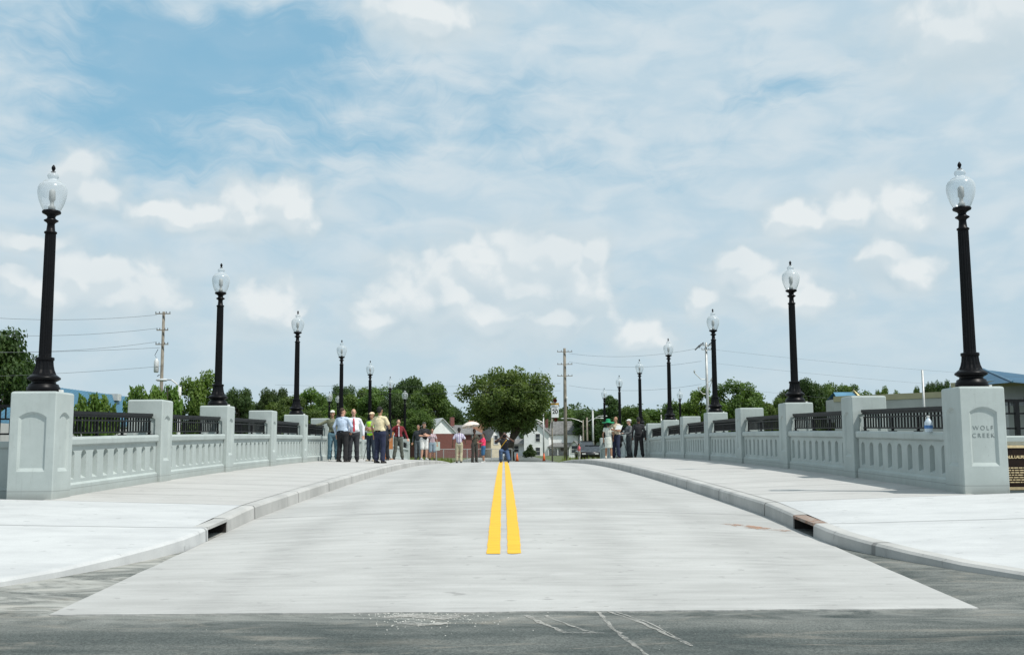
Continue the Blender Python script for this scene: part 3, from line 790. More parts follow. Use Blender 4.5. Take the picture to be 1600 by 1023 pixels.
# ------------------------------------------------------------------ trees
def leaf_cloud(name, puffs, n, size, m, seed, flat=.0, bias=.35):
    r = random.Random(seed); verts = []; faces = []
    tot = sum(p[3]**2 for p in puffs)
    for (cx, cy, cz, pr) in puffs:
        k = int(n*pr*pr/tot)
        for _ in range(k):
            # mostly in a ragged shell, some inside
            v = Vector((r.gauss(0, 1), r.gauss(0, 1), r.gauss(0, 1))).normalized()
            rad = pr*(r.random()**.38)*(1+.22*noise.noise(Vector((cx, cy, cz))*3+v*2.3))
            if r.random() < .06: rad *= r.uniform(1.05, 1.35)
            p = Vector((cx, cy, cz))+Vector((v.x*rad, v.y*rad, v.z*rad*.82))
            nrm = (v*bias*2+Vector((r.gauss(0, 1), r.gauss(0, 1), r.gauss(0, 1)+.5))*.6).normalized()
            t = nrm.cross(Vector((r.gauss(0, 1), r.gauss(0, 1), r.gauss(0, 1)))).normalized(); b = nrm.cross(t)
            s = size*r.uniform(.6, 1.35); i = len(verts)
            verts += [p-t*s, p-b*s*.6+t*s*.1, p+t*s, p+b*s*.6+t*s*.1]; faces.append((i, i+1, i+2, i+3))
    me = bpy.data.meshes.new(name); me.from_pydata([tuple(v) for v in verts], [], faces); me.materials.append(m); return me
def tree_arch(seed, H, RX, trunk_h, npuff, nleaf, size, m, shape='round', fork=False, pr=(.20, .32), low=.30, fill=.55):
    """returns (trunk mesh, crown mesh) of a tree of height H, crown radius RX"""
    r = random.Random(seed); puffs = []
    zc = (low*H+H)/2; rz = (H-low*H)/2
    tries = 0
    while len(puffs) < npuff and tries < 5000:
        tries += 1
        v = Vector((r.gauss(0, 1), r.gauss(0, 1), r.gauss(0, 1))).normalized(); q = r.uniform(fill, .92)
        x, y, z = v.x*q, v.y*q, v.z*q
        p_ = r.uniform(*pr)
        if shape == 'dome' and z < -.35: x *= .72; y *= .72
        if shape == 'cone': k = (1-(z+1)/2); x *= k*1.1+.05; y *= k*1.1+.05; p_ *= .45+.75*k
        P = (x*RX*(1-.6*p_), y*RX*(1-.6*p_), zc+z*rz*(1-.6*p_), p_*RX)
        if any((Vector(P[:3])-Vector(Q[:3])).length < .42*(P[3]+Q[3])*.75 for Q in puffs): continue
        puffs.append(P)
    crown = leaf_cloud('crown', puffs, nleaf, size, m, seed+1)
    bm = bmesh.new(); tr = RX*.075
    if fork:
        base = [(0,0,-.4),(0,0,.5),(.05,0,trunk_h*.35)]
        tube(bm, base, [tr*1.5, tr*1.15, tr*1.05], 10)
        arms = [((.05,0,trunk_h*.33), (-RX*.13,.1,trunk_h*.9), (-RX*.25,.1,zc)), ((.05,0,trunk_h*.33), (RX*.07,0,trunk_h*.95), (RX*.12,-.2,zc+.2*rz)), ((RX*.06,0,trunk_h*.8), (RX*.25,-.1,trunk_h*1.3), (RX*.45,.1,zc))]
        for a in arms: tube(bm, a, [tr*.8, tr*.62, tr*.3], 8)
        start = Vector((0,0,trunk_h))
    else:
        tube(bm, [(0,0,-.4),(0,0,.3),(r.uniform(-.05,.05)*RX,0,trunk_h),(r.uniform(-.08,.08)*RX,0,zc),(0,0,zc+rz*.5)], [tr*1.35, tr, tr*.8, tr*.5, tr*.2], 8)
    for P in puffs[::2]:
        s0 = Vector((0,0,min(P[2]-.15*rz, trunk_h+r.uniform(0, .6)*(zc-trunk_h)+.05)));
        e = Vector(P[:3]); mid = s0.lerp(e, .5)+Vector((0,0,.08*H)); tube(bm, [s0, mid, e], [tr*.34, tr*.22, tr*.08], 5)
    me = bpy.data.meshes.new('trunk'); bm.to_mesh(me); bm.free(); me.materials.append(M_BARK)
    return me, crown
ARCH = {
 'a': tree_arch(11, 10, 4.4, 2.2, 34, 17000, .15, M_LEAF, low=.16),
 'b': tree_arch(23, 10, 3.8, 2.0, 30, 15000, .15, M_LEAF, low=.14, pr=(.22,.36)),
 'c': tree_arch(31, 10, 4.8, 2.0, 40, 17000, .16, M_LEAFD, low=.12, pr=(.18,.28)),
 'l': tree_arch(47, 10, 4.0, 2.2, 26, 11000, .15, M_LEAFL, low=.2, pr=(.18,.30), fill=.3),
 'y': tree_arch(53, 5, 1.7, 1.3, 20, 4200, .105, M_LEAFL, low=.28, pr=(.20,.34), fill=.2),
 'k': tree_arch(61, 10, 2.6, 1.0, 46, 15000, .13, M_LEAFD, 'cone', low=.06, pr=(.26,.40), fill=.1),
}
EXT = {}
for k_, (t_, c_) in ARCH.items():
    zs_ = sorted(v.co.z for v in c_.vertices); rs_ = sorted(math.hypot(v.co.x, v.co.y) for v in c_.vertices); EXT[k_] = (zs_[int(len(zs_)*.997)], rs_[int(len(rs_)*.97)])
def put_tree(kind, px, top, Y, half, label, group='trees beyond the creek', gz=None, cat='tree', sq=1.0):
    """stands the tree on the terrain; size from its height there"""
    p = at(px, top, Y); z0 = terr(p.x, Y) if gz is None else gz
    H0, R0 = EXT[kind]
    sz = (p.z-z0)/H0; sx = (half*Y/F)/R0
    root = empty('tree' if kind != 'k' else 'conifer_tree', (p.x, Y, z0), label, cat, group, rnd.uniform(0, 6.28)); root.scale = (sx, sx*sq, sz)
    mesh_obj('trunk', ARCH[kind][0], root); mesh_obj('crown', ARCH[kind][1], root)
    return root
# left side
put_tree('c', -8, 519, 92, 68, 'tall dark tree at the left edge, behind the nearest lamp post', gz=-1.6)
put_tree('c', 38, 560, 97, 34, 'dark narrow tree just right of the tall tree at the left edge', gz=-1.6)
put_tree('y', 140, 616, 44, 30, 'small bright green tree peeping over the first left railing', 'young trees on the near bank', gz=-1.6)
put_tree('y', 168, 630, 46, 20, 'little bright green sapling right of another, below the blue roof', 'young trees on the near bank', gz=-1.6)
put_tree('y', 222, 604, 52, 28, 'bright green sapling showing above the second left pilaster', 'young trees on the near bank', gz=-1.6)
put_tree('l', 300, 582, 66, 42, 'bright green loose young tree between utility pole and second left lamp', gz=-1.8)
put_tree('y', 262, 602, 60, 24, 'small green tree close behind the left utility pole', gz=-1.8)
L_ = [('c',372,608,175,26,'dark round treetop right of the second left lamp'),('a',403,626,210,32,'low green tree left of the third left lamp, in the tree line'),
 ('c',428,608,190,26,'dark rounded tree rising just left of the third left lamp'),('b',450,620,165,34,'leafy green tree directly left of the third left lamp'),
 ('l',486,609,172,36,'lighter green broad tree right of the third left lamp'),('a',515,617,160,30,'mid green tree behind the pair of distant lamps'),
 ('c',536,603,190,22,'dark treetop behind the fourth left lamp'),('b',566,607,170,34,'green tree between the fourth and fifth left lamps'),
 ('a',596,606,160,36,'green tree behind the fifth left lamp'),('c',640,591,178,34,'tallest dark tree in the left tree line, behind the seventh left lamp'),
 ('b',676,600,172,34,'dark green tree at the right shoulder of the left tree line'),('c',618,618,150,32,'lower dark tree behind the man in the maroon shirt'),
 ('a',655,640,145,30,'low green tree behind the brick garage gable'),('c',700,634,190,26,'low dark tree at the end of the left tree line'),
 ('b',340,628,190,34,'green tree behind the second left lamp base'),('l',540,640,140,40,'low bright shrubby tree behind the group of men'),('b',585,645,138,36,'low green tree behind the man in pale yellow'),('a',470,640,145,36,'low green tree behind the third left lamp base')]
for a in L_: put_tree(*a)
# centre tree
ctm = tree_arch(83, 10, 5.9, 3.0, 96, 31000, .14, leaf_mat('leaf_centre', (.060,.105,.028), (.150,.200,.060), .4), 'dome', True, (.13,.22), .22, .30)
p = at(795, 572, 105); z0 = gutter(75)-.05
rt = empty('broad_tree', (p.x, 105, z0), 'big round-crowned tree with forked trunk standing alone at street end', 'tree'); k = (p.z-z0)/9.65
rt.scale = (k*1.0, k*1.0, k); rt.rotation_euler = (0, 0, 0)
mesh_obj('trunk', ctm[0], rt); mesh_obj('crown', ctm[1], rt)
# right side
R_ = [('k',955,620,160,20,'pointed dark conifer behind the woman in the green hat'),('c',930,640,190,34,'round dark tree left of the conifer'),('b',985,636,200,30,'green tree right of the conifer'),
 ('l',1088,606,125,28,'lighter open tree left of the steel utility pole'),('a',1062,628,140,28,'green tree behind the small distant lamp on the right'),('a',1152,597,120,38,'big rounded green tree right of the third right lamp'),
 ('b',1186,626,125,26,'shorter green tree at the right flank of the big rounded one'),('l',1120,625,118,26,'bright low tree behind the third right lamp base'),('b',1215,622,150,28,'small green tree left of the second right lamp'),
 ('c',1262,594,150,34,'dark tree just right of the second right lamp'),('a',1300,600,155,34,'green tree behind the blue roof dormer'),('b',1330,603,160,30,'green tree right of the blue roof dormer'),('c',1232,612,152,26,'dark tree hidden partly by the second right lamp'),
 ('l',1374,605,170,15,'small loose treetop above the warehouse, leftmost of several'),('l',1404,611,180,14,'tiny treetop above the warehouse left of the thin pole'),('c',1452,599,170,12,'thin treetop right of the thin light pole'),('c',1472,596,175,14,'taller thin treetop near the nearest right lamp base'),('b',1432,606,175,9,'narrow treetop touching the thin light pole'),
 ('b',1030,640,210,34,'green tree behind the fourth right lamp base'),('a',893,640,230,26,'green tree above the white house gable')]
for a in R_: put_tree(*a, 'trees beyond the right parapet')
# shrub in front of white house
sh = empty('shrub', (at(828,718,140).x, 140, terr(3,140)), 'small rounded evergreen shrub in front of the white house', 'shrub')
mesh_obj('foliage', leaf_cloud('foliage', [(0,0,.7,.7),(.3,0,.6,.6),(-.4,.1,.55,.6),(0,0,1.25,.45),(.1,0,1.6,.25)], 2600, .09, M_LEAFD, 5), sh)
# wooded hillside in the distance: one canopy mass
puffs = []; r9 = random.Random(9)
for i in range(520):
    X = r9.uniform(-330, 420); Y = r9.uniform(300, 600); 
    puffs.append((X, Y, terr(X, Y)+r9.uniform(3.5, 6.5), r9.uniform(4.5, 8)))
hm = leaf_cloud('wooded_hillside', puffs, 120000, .75, M_LEAFH, 8)
tag(mesh_obj('wooded_hillside', hm), 'green wooded hillside closing off the view behind the houses', 'woods', kind='stuff')
# weeds past the bridge
gr = random.Random(4); verts = []; faces = []
for i in range(9000):
    X = gr.uniform(-26, 0) if gr.random() < .8 else gr.uniform(5, 30); Y = gr.uniform(74, 100)
    if -4.6 < X < 4.6: continue
    z = terr(X, Y)-.02; h = gr.uniform(.12, .55)*(1+.8*noise.noise(Vector((X*.4, Y*.3, 0)))); a = gr.uniform(0, 3.14); ww = gr.uniform(.03, .09); ln = gr.uniform(-.12, .12)
    i0 = len(verts); verts += [(X-ww*math.cos(a), Y-ww*math.sin(a), z), (X+ww*math.cos(a), Y+ww*math.sin(a), z), (X+ln, Y+ln, z+h)]; faces.append((i0, i0+1, i0+2))
me = bpy.data.meshes.new('tall_grass'); me.from_pydata(verts, [], faces); me.materials.append(leaf_mat('weed', (.10,.14,.03), (.20,.21,.06)))
tag(mesh_obj('tall_grass', me), 'yellow-green weeds growing beyond the far end of the bridge', 'grass', kind='stuff')

# ------------------------------------------------------------------ buildings
M_WSIDE = mat('white_siding', (.86,.87,.86), .6, .05, 1.5)
M_CREAM = mat('cream_siding', (.66,.58,.42), .7, .06, 2)
M_LBLUE = mat('pale_blue_siding', (.48,.56,.62), .7, .06, 2)
M_SHING = mat('grey_shingle', (.17,.17,.165), .9, .2, 3)
M_SHINGL = mat('light_roof_sheet', (.50,.52,.52), .6, .12, 2)
M_SHINB = mat('brown_shingle', (.19,.095,.055), .9, .2, 3)
def brick_mat():
    m, t, b = newmat('red_brick'); co = t.node('ShaderNodeTexCoord').outputs['Object']
    s = t.sep(co); vec = t.xyz(t.m('ADD', s[0], s[1]), s[2], 0)
    br = t.node('ShaderNodeTexBrick'); t.inp(br.inputs[0], vec); br.inputs['Scale'].default_value = 1
    br.inputs['Brick Width'].default_value = .22; br.inputs['Row Height'].default_value = .075; br.inputs['Mortar Size'].default_value = .008
    br.inputs['Color1'].default_value = (.20,.045,.035,1); br.inputs['Color2'].default_value = (.13,.032,.027,1); br.inputs['Mortar'].default_value = (.2,.15,.13,1)
    t.l.new(br.outputs[0], b.inputs['Base Color']); b.inputs['Roughness'].default_value = .9; return m
M_BRICK = brick_mat()
M_WIN = mat('window_glass', (.05,.06,.07), .12, .2, 2, spec=.8)
M_TRIM = mat('white_trim', (.70,.70,.68), .6, .05)
M_BROOF = mat('blue_metal_roof', (.085,.22,.33), .45, .08, .5, metal=.2)
M_BROOFD = mat('dark_blue_metal_roof', (.025,.095,.165), .6, .1, .5, metal=.2)
M_BLOCK = mat('painted_block', (.42,.425,.42), .8, .06, .7)
M_TAN = mat('tan_trim', (.42,.38,.25), .8, .05, 1)
def gable_block(parent, x0, x1, y0, y1, z0, ze, zr, ridge, wm, rm, ov=.3, gm=None, names=('wall', 'roof')):
    """walls with gables and a thick pitched roof; ridge along 'x' or 'y'"""
    bm = bmesh.new()
    box(bm, x0, x1, y0, y1, z0, ze)
    link(names[0], bm, wm, parent)
    bm = bmesh.new()
    if ridge == 'x':
        m_ = (y0+y1)/2
        for x in (x0+.01, x1-.21):
            prof = [(y0+.01, ze+.001), (y1-.01, ze+.001), (m_, zr-.02)]
            a = [bm.verts.new((x, y, z)) for y, z in prof]; b = [bm.verts.new((x+.2, y, z)) for y, z in prof]
            bm.faces.new(a); bm.faces.new(b[::-1])
            for i in range(3): bm.faces.new((a[i], a[(i+1) % 3], b[(i+1) % 3], b[i]))
            link('gable', bm, gm or wm, parent); bm = bmesh.new()
    else:
        m_ = (x0+x1)/2
        for y in (y0+.01, y1-.21):
            prof = [(x0+.01, ze+.001), (x1-.01, ze+.001), (m_, zr-.02)]
            a = [bm.verts.new((x, y, z)) for x, z in prof]; b = [bm.verts.new((x, y+.2, z)) for x, z in prof]
            bm.faces.new(a); bm.faces.new(b[::-1])
            for i in range(3): bm.faces.new((a[i], a[(i+1) % 3], b[(i+1) % 3], b[i]))
            link('gable', bm, gm or wm, parent); bm = bmesh.new()
    th = .14
    def slab(q):
        a = [bm.verts.new(p) for p in q]; b = [bm.verts.new((p[0], p[1], p[2]+th)) for p in q]
        bm.faces.new(a[::-1]); bm.faces.new(b)
        for i in range(4): bm.faces.new((a[i], a[(i+1) % 4], b[(i+1) % 4], b[i]))
    if ridge == 'x':
        sl_ = (zr-ze)/((y1-y0)/2); e = ov*sl_
        slab([(x0-ov,y0-ov,ze-e),(x1+ov,y0-ov,ze-e),(x1+ov,m_,zr),(x0-ov,m_,zr)]); slab([(x0-ov,m_,zr),(x1+ov,m_,zr),(x1+ov,y1+ov,ze-e),(x0-ov,y1+ov,ze-e)])
    else:
        sl_ = (zr-ze)/((x1-x0)/2); e = ov*sl_
        slab([(x0-ov,y0-ov,ze-e),(m_,y0-ov,zr),(m_,y1+ov,zr),(x0-ov,y1+ov,ze-e)]); slab([(m_,y0-ov,zr),(x1+ov,y0-ov,ze-e),(x1+ov,y1+ov,ze-e),(m_,y1+ov,zr)])
    return link(names[1], bm, rm, parent)
def window(parent, x, z, w_, h, y, face='f'):
    """window on a front (-y) wall at y, or a side wall"""
    bm = bmesh.new(); e = .09
    def bb(a0, a1, z0, z1, d0, d1):
        if face == 'f': box(bm, a0, a1, y-d1, y-d0, z0, z1)
        else: box(bm, y+d0, y+d1, a0, a1, z0, z1)
    bb(x-w_/2-e, x-w_/2, z-e, z+h+e, -.02, .05); bb(x+w_/2, x+w_/2+e, z-e, z+h+e, -.02, .05); bb(x-w_/2, x+w_/2, z+h, z+h+e, -.02, .05); bb(x-w_/2, x+w_/2, z-e, z, -.02, .05); bb(x-w_/2, x+w_/2, z+h/2-.03, z+h/2+.03, -.02, .035)
    f = link('window', bm, M_TRIM, parent)
    bm = bmesh.new()
    bb(x-w_/2+.001, x+w_/2-.001, z+.001, z+h/2-.031, -.02, .015); bb(x-w_/2+.001, x+w_/2-.001, z+h/2+.031, z+h-.001, -.02, .015); link('pane', bm, M_WIN, f)
    return f
# white two-storey house
Yh = 190; sc = Yh/F
gz = terr(10, Yh)
p = at(838, 718, Yh)
hs = empty('white_house', (p.x, Yh, gz), 'white two-storey house with grey roof and dark front porch', 'house', rz=R(-10))
def zt_(y, Y=Yh): return (703-y)*Y/F+EYE-gz
W_ = 4.3
gable_block(hs, -2.2, 2.3, 0, 7, -.3, zt_(678), zt_(660), 'y', M_WSIDE, M_SHING, .25)
gable_block(hs, 2.3, 7.3, 2.0, 7.6, -.3, zt_(678), zt_(659), 'x', M_WSIDE, M_SHING, .25, names=('wall', 'roof'))
for z in (zt_(711), zt_(690)): window(hs, .3, z, .75, 1.35, 0)
window(hs, 4.6, .9, .8, 1.4, 2.0); window(hs, 6.2, .9, .8, 1.4, 2.0)
for z in (1.0, 3.4): window(hs, 5.0, z, .7, 1.3, 7.3, 's')
bm = bmesh.new()
q = [(2.1,-.4,zt_(698)),(7.4,-.4,zt_(698)),(6.6,1.95,zt_(692)),(2.9,1.95,zt_(692))]
a = [bm.verts.new(v) for v in q]; b = [bm.verts.new((v[0], v[1], v[2]-.18)) for v in q]
bm.faces.new(a); bm.faces.new(b[::-1]); [bm.faces.new((a[i], a[(i+1) % 4], b[(i+1) % 4], b[i])) for i in range(4)]
pr_ = link('porch_roof', bm, M_SHING, hs)
for x in (2.25, 3.9, 5.6, 7.2):
    bm = bmesh.new(); box(bm, x-.08, x+.08, -.28, -.12, -.1, zt_(698)-.19); link('porch_post', bm, M_TRIM, hs)
bm = bmesh.new(); box(bm, 2.34, 7.1, -.22, -.18, .75, .82)
for k in range(34): box(bm, 2.4+k*.14, 2.44+k*.14, -.215, -.185, .1, .749)
link('porch_railing', bm, M_SHING, hs)
bm = bmesh.new(); box(bm, 2.2, 7.3, -.3, 1.98, -.3, .1); link('porch_floor', bm, M_SHING, hs)
# left lean-to
bm = bmesh.new(); box(bm, -5.2, -2.21, 1.2, 5, -.3, 2.2); link('side_wing', bm, M_WSIDE, hs)
bm = bmesh.new(); q = [(-5.5,.2,2.2),(-2.0,.2,2.2),(-2.3,3.2,3.1),(-4.6,3.2,3.1)]
a = [bm.verts.new(v) for v in q]; b = [bm.verts.new((v[0], v[1], v[2]-.15)) for v in q]
bm.faces.new(a); bm.faces.new(b[::-1]); [bm.faces.new((a[i], a[(i+1) % 4], b[(i+1) % 4], b[i])) for i in range(4)]
link('side_roof', bm, M_SHING, hs); window(hs, -3.8, .7, .8, 1.1, 1.2)
bm = bmesh.new(); box(bm, 1.1, 1.6, 4, 4.5, zt_(668), zt_(654)); link('chimney', bm, M_BRICK, hs)
# brick garage with white gable and brown-roofed shop
Yg = 150
def simple_house(name, label, pxl, pxr, ye, yr, Y, ridge, wm, rm, gm=None, depth=8, rz=0, wins=(), cat='house', ov=.25, group=None):
    a = at(pxl, 700, Y).x; b = at(pxr, 700, Y).x; c = (a+b)/2; g = terr(c, Y)
    o = empty(name, (c, Y, g), label, cat, group, rz); z = lambda y: (703-y)*Y/F+EYE-g
    gable_block(o, -(b-a)/2, (b-a)/2, 0, depth, -.4, z(ye), z(yr), ridge, wm, rm, ov, gm)
    for (fx, zz, w_, h) in wins: window(o, fx*(b-a)/2, zz, w_, h, 0)
    return o, (b-a)/2, z
g_, hw, z = simple_house('brick_garage', 'low red brick building with white gable and pale roof', 668, 714, 677, 654, Yg, 'y', M_BRICK, M_SHINGL, M_WSIDE, 11, R(18), cat='building')
bm = bmesh.new(); box(bm, hw+.01, hw+3.6, .6, 9, -.4, z(678)); link('side_wall', bm, M_BRICK, g_)
bm = bmesh.new(); q = [(hw-.2,.2,z(677)),(hw+4,.2,z(677)),(hw+3.2,6,z(662)),(hw-1,6,z(662))]
a = [bm.verts.new(v) for v in q]; b = [bm.verts.new((v[0], v[1], v[2]-.15)) for v in q]
bm.faces.new(a); bm.faces.new(b[::-1]); [bm.faces.new((a[i], a[(i+1) % 4], b[(i+1) % 4], b[i])) for i in range(4)]
link('side_roof', bm, M_SHING, g_)
bm = bmesh.new(); box(bm, hw+.3, hw+.85, 4.2, 4.8, z(664), z(650)); link('chimney', bm, M_BRICK, g_)
simple_house('brown_roofed_building', 'dark building with brown shingle roof between brick garage and big tree', 738, 768, 678, 657, 158, 'x', mat('dark_wall', (.10,.12,.11), .9), M_SHINB, None, 8, R(6), cat='building')
simple_house('cream_house', 'small cream house with white front gable left of the big tree trunk', 767, 783, 684, 668, 150, 'y', M_CREAM, M_SHING, M_WSIDE, 7, R(14), wins=((0, 1.9, .5, 1.2),))
simple_house('white_shed_house', 'white house half hidden behind the big forked trunk', 786, 812, 684, 662, 200, 'y', M_WSIDE, M_SHING, None, 8, 0, wins=((.3, 1.6, .8, 1.2),))
simple_house('pale_blue_house', 'pale blue house behind the light poles right of the street', 918, 938, 686, 672, 190, 'x', M_LBLUE, M_SHING, None, 7, R(-12), wins=((-.4, 2.0, .9, 1.2),))
simple_house('small_white_house', 'small white gabled house at the kerb left of the woman in pink', 889, 905, 699, 690, 150, 'y', M_WSIDE, M_SHING, None, 4, R(-8), wins=((.1, .6, .9, 1.0),))
simple_house('grey_roofed_house', 'far house with low grey hip roof behind the utility pole', 900, 916, 684, 672, 215, 'x', M_WSIDE, M_SHING, None, 6, 0)
simple_house('far_white_building', 'white low building roof far behind the fourth right lamp', 1008, 1040, 668, 660, 230, 'x', M_WSIDE, M_SHINGL, None, 8, 0, cat='building')
# steeple-like tower
p = at(1001, 640, 280); g = terr(p.x, 280)
tw = empty('cream_tower', (p.x, 280, g), 'narrow cream tower rising among trees behind the fourth right lamp', 'tower')
h = p.z-g
bm = bmesh.new(); box(bm, -.9, .9, 0, 1.8, -.5, h-1.2); link('shaft', bm, M_CREAM, tw)
bm = bmesh.new(); lathe(bm, [(1.6, h-1.2), (.1, h+.2)], 4, 0, .9); link('roof', bm, M_LBLUE, tw)
bm = bmesh.new(); box(bm, -.35, .35, -.03, .0, h-3.2, h-1.8); link('louvre', bm, M_SHING, tw)

# blue-roofed building on the left
Yb = 95
A = at(60, 601, Yb-6); B = at(240, 625, Yb+18); g = -1.0
bl = empty('blue_roofed_building', (0, 0, 0), 'long low building with a blue metal roof behind the near left parapet', 'building')
bm = bmesh.new()
q = [(A.x, A.y, A.z), (B.x, B.y, B.z), (B.x+.3, B.y-9, B.z-2.9), (A.x+.3, A.y-9, A.z-3.3)]
a = [bm.verts.new(v) for v in q]; b = [bm.verts.new((v[0], v[1], v[2]-.15)) for v in q]
bm.faces.new(a); bm.faces.new(b[::-1]); [bm.faces.new((a[i], a[(i+1) % 4], b[(i+1) % 4], b[i])) for i in range(4)]
dx, dy = B.x-A.x, B.y-A.y
for k in range(1, 40):                                    # standing seams
    f = k/40; x, y, zz = A.x+dx*f, A.y+dy*f, A.z+(B.z-A.z)*f+.01
    box_v = [(x-.02, y, zz), (x+.02, y, zz), (x+.32, y-9, zz-3.3+.4*f), (x+.28, y-9, zz-3.3+.4*f)]
    a = [bm.verts.new((v[0], v[1], v[2]+.04)) for v in box_v]; bm.faces.new(a)
link('roof', bm, M_BROOF, bl)
bm = bmesh.new()
q0 = [(A.x+.6, A.y-8.4), (B.x+.2, B.y-8.4), (B.x-.2, B.y+6), (A.x-.2, A.y+6)]; prism(bm, q0, -1.6, min(A.z-3.3, B.z-2.9)-.1); link('wall', bm, M_BLOCK, bl)
bm = bmesh.new(); pv = at(176, 611, Yb+8); box(bm, pv.x-.5, pv.x+.5, pv.y, pv.y+1, pv.z-.9, pv.z-.25); link('roof_vent', bm, M_SHINGL, bl)

# warehouse on the right
wh = empty('warehouse', (0, 0, 0), 'long grey block warehouse with tan parapet band behind the right parapet', 'building')
P0 = Vector((25.6, 82, 0)); P1_ = Vector((46.9, 60, 0)); n_ = (P1_-P0).normalized(); side = Vector((n_.y, -n_.x, 0)); side = side if side.x > 0 else -side
def quadprism(bm, a, b, dep, z0, z1, off=0):
    o_ = -side*off
    prism(bm, [((a+o_).x, (a+o_).y), ((b+o_).x, (b+o_).y), ((b+side*dep).x, (b+side*dep).y), ((a+side*dep).x, (a+side*dep).y)], z0, z1)
zt1 = EYE+4.0
Pm = P0.lerp(P1_, .30); Pe = P0.lerp(P1_, .3002)
bm = bmesh.new(); quadprism(bm, P0, Pm, 30, -1.8, zt1-.42); link('wall', bm, M_BLOCK, wh)
bm = bmesh.new(); quadprism(bm, Pe, P1_, 30, -1.8, zt1+.18); link('tall_wall', bm, M_BLOCK, wh)
bm = bmesh.new(); quadprism(bm, Pe, P1_, 30, zt1+.181, zt1+.6, .06); link('tall_parapet_band', bm, M_TAN, wh)
bm = bmesh.new(); quadprism(bm, P0, Pm, 30, zt1-.419, zt1, .06); link('parapet_band', bm, M_TAN, wh)
for k, f in enumerate((.50, .60)):
    c = P0.lerp(P1_, f); 
bm = bmesh.new(); c = at(1581, 629, 66); cc = P0.lerp(P1_, .47); 
for (ln, zz) in ((.22, 0), (.09, -.14), (.09, .14)):
    pp = at(1581, 629, 1); t_ = None
tt = 0
best = min((abs((P0.lerp(P1_, f)).x/(P0.lerp(P1_, f)).y-(at(1581, 629, 100).x/100)), f) for f in [i/200 for i in range(200)])[1]
c = P0.lerp(P1_, best)-side*.03; zz = at(1581, 629, c.y).z
dv = [(0,.16),(.05,.05),(.22,0),(.05,-.05),(0,-.28),(-.05,-.05),(-.22,0),(-.05,.05)]
bm.faces.new([bm.verts.new((c.x+n_.x*u, c.y+n_.y*u, zz+v)) for u, v in dv]); link('wall_emblem', bm, M_SHING, wh)
# blue dormer-like roof piece and big hipped blue roof above
p0 = at(1308, 623, 92); p1 = at(1350, 623, 92); pt = at(1315, 611, 92); pt2 = at(1345, 611, 92)
dm = empty('roof_monitor', (p0.x, 92, p0.z-1), 'small blue sloped roof with pale yellow gable end above the warehouse', 'roof structure')
L = p1.x-p0.x; Hh = pt.z-p0.z
bm = bmesh.new(); q = [(0,0,1),(L*.84,0,1),(L*.84,1.6,1+Hh),(0.2,1.6,1+Hh),(0,3.2,1),(L*.84,3.2,1)]
v = [bm.verts.new(x) for x in q]; bm.faces.new((v[0],v[1],v[2],v[3])); bm.faces.new((v[3],v[2],v[5],v[4]))
link('roof', bm, M_BROOF, dm)
bm = bmesh.new(); v = [bm.verts.new(x) for x in [(L*.84+.01,-.1,1),(L+.1,.3,1),(L+.1,1.6,1),(L*.84+.01,3.2,1),(L*.84+.01,1.6,1.25+Hh)]]
bm.faces.new((v[0],v[1],v[4])); bm.faces.new((v[1],v[2],v[4])); bm.faces.new((v[2],v[3],v[4])); bm.faces.new((v[3],v[2],v[1],v[0])); link('gable_end', bm, mat('yellow_gable', (.70,.58,.30), .7), dm)
bm = bmesh.new(); box(bm, -.05, L+.05, .05, 3.1, -1.0, .999); link('base', bm, M_BLOCK, dm)
hp = empty('hipped_blue_roof', (0, 0, 0), 'large dark blue hipped metal roof behind the nearest right lamp base', 'building')
a_ = at(1482, 606, 80); pk = at(1536, 577, 86); c_ = at(1660, 600, 66); d_ = at(1700, 598, 92); pk2 = at(1700, 594, 80); bk = at(1500, 600, 100)
bm = bmesh.new()
va, vpk, vc, vd, vpk2, vb = [bm.verts.new(x) for x in (a_, pk, at(1582, 597, 68), d_, at(1690, 596, 74), bk)]
ve = bm.verts.new(at(1760, 612, 60))
bm.faces.new((va, vc, vpk)); bm.faces.new((vpk, vc, ve, vpk2)); bm.faces.new((vpk, vpk2, vd, vb)); bm.faces.new((va, vpk, vb))
link('roof', bm, M_BROOFD, hp)
bm = bmesh.new(); tube(bm, [at(1536, 576, 85.9), at(1582, 596, 67.9)], .07, 5); link('ridge_cap', bm, M_BROOF, hp)
bm = bmesh.new(); prism(bm, [(a_.x+1, 81), (at(1582,597,68).x+.8, 70.5), (at(1690,596,74).x, 70.5), (at(1690,596,74).x, 96), (bk.x, 96)], 0, 4.0); link('wall', bm, M_BLOCK, hp)

# ------------------------------------------------------------------ poles and wires
def utility_pole(px, top, Y, label, r0=.16, arms=((.25,1.2),(1.5,1.2)), m=None, gz=None, wires_style='wood', lean=0):
    p = at(px, top, Y); g = terr(p.x, Y) if gz is None else gz; H = p.z-g
    o = empty('utility_pole', (p.x, Y, g), label, 'utility pole')
    bm = bmesh.new(); tube(bm, [(lean, 0, -.5), (lean*.5, 0, H*.5), (0, 0, H)], [r0, r0*.85, r0*.65], 10); link('pole', bm, m or M_WOOD, o, True)
    for (dz, hl) in arms:
        bm = bmesh.new(); box(bm, -hl, hl, -r0-.07, -r0+.0, H-dz-.03, H-dz+.03); ca = link('crossarm', bm, m or M_WOOD, o)
        for x in (-hl*.93, -hl*.45, hl*.45, hl*.93):
            bm = bmesh.new(); lathe(bm, [(.015, H-dz+.031), (.03, H-dz+.06), (.03, H-dz+.12), (.01, H-dz+.15)], 6, x, -r0-.05)
            link('insulator', bm, M_WIN, ca)
    return o, p, H
Yp = 70
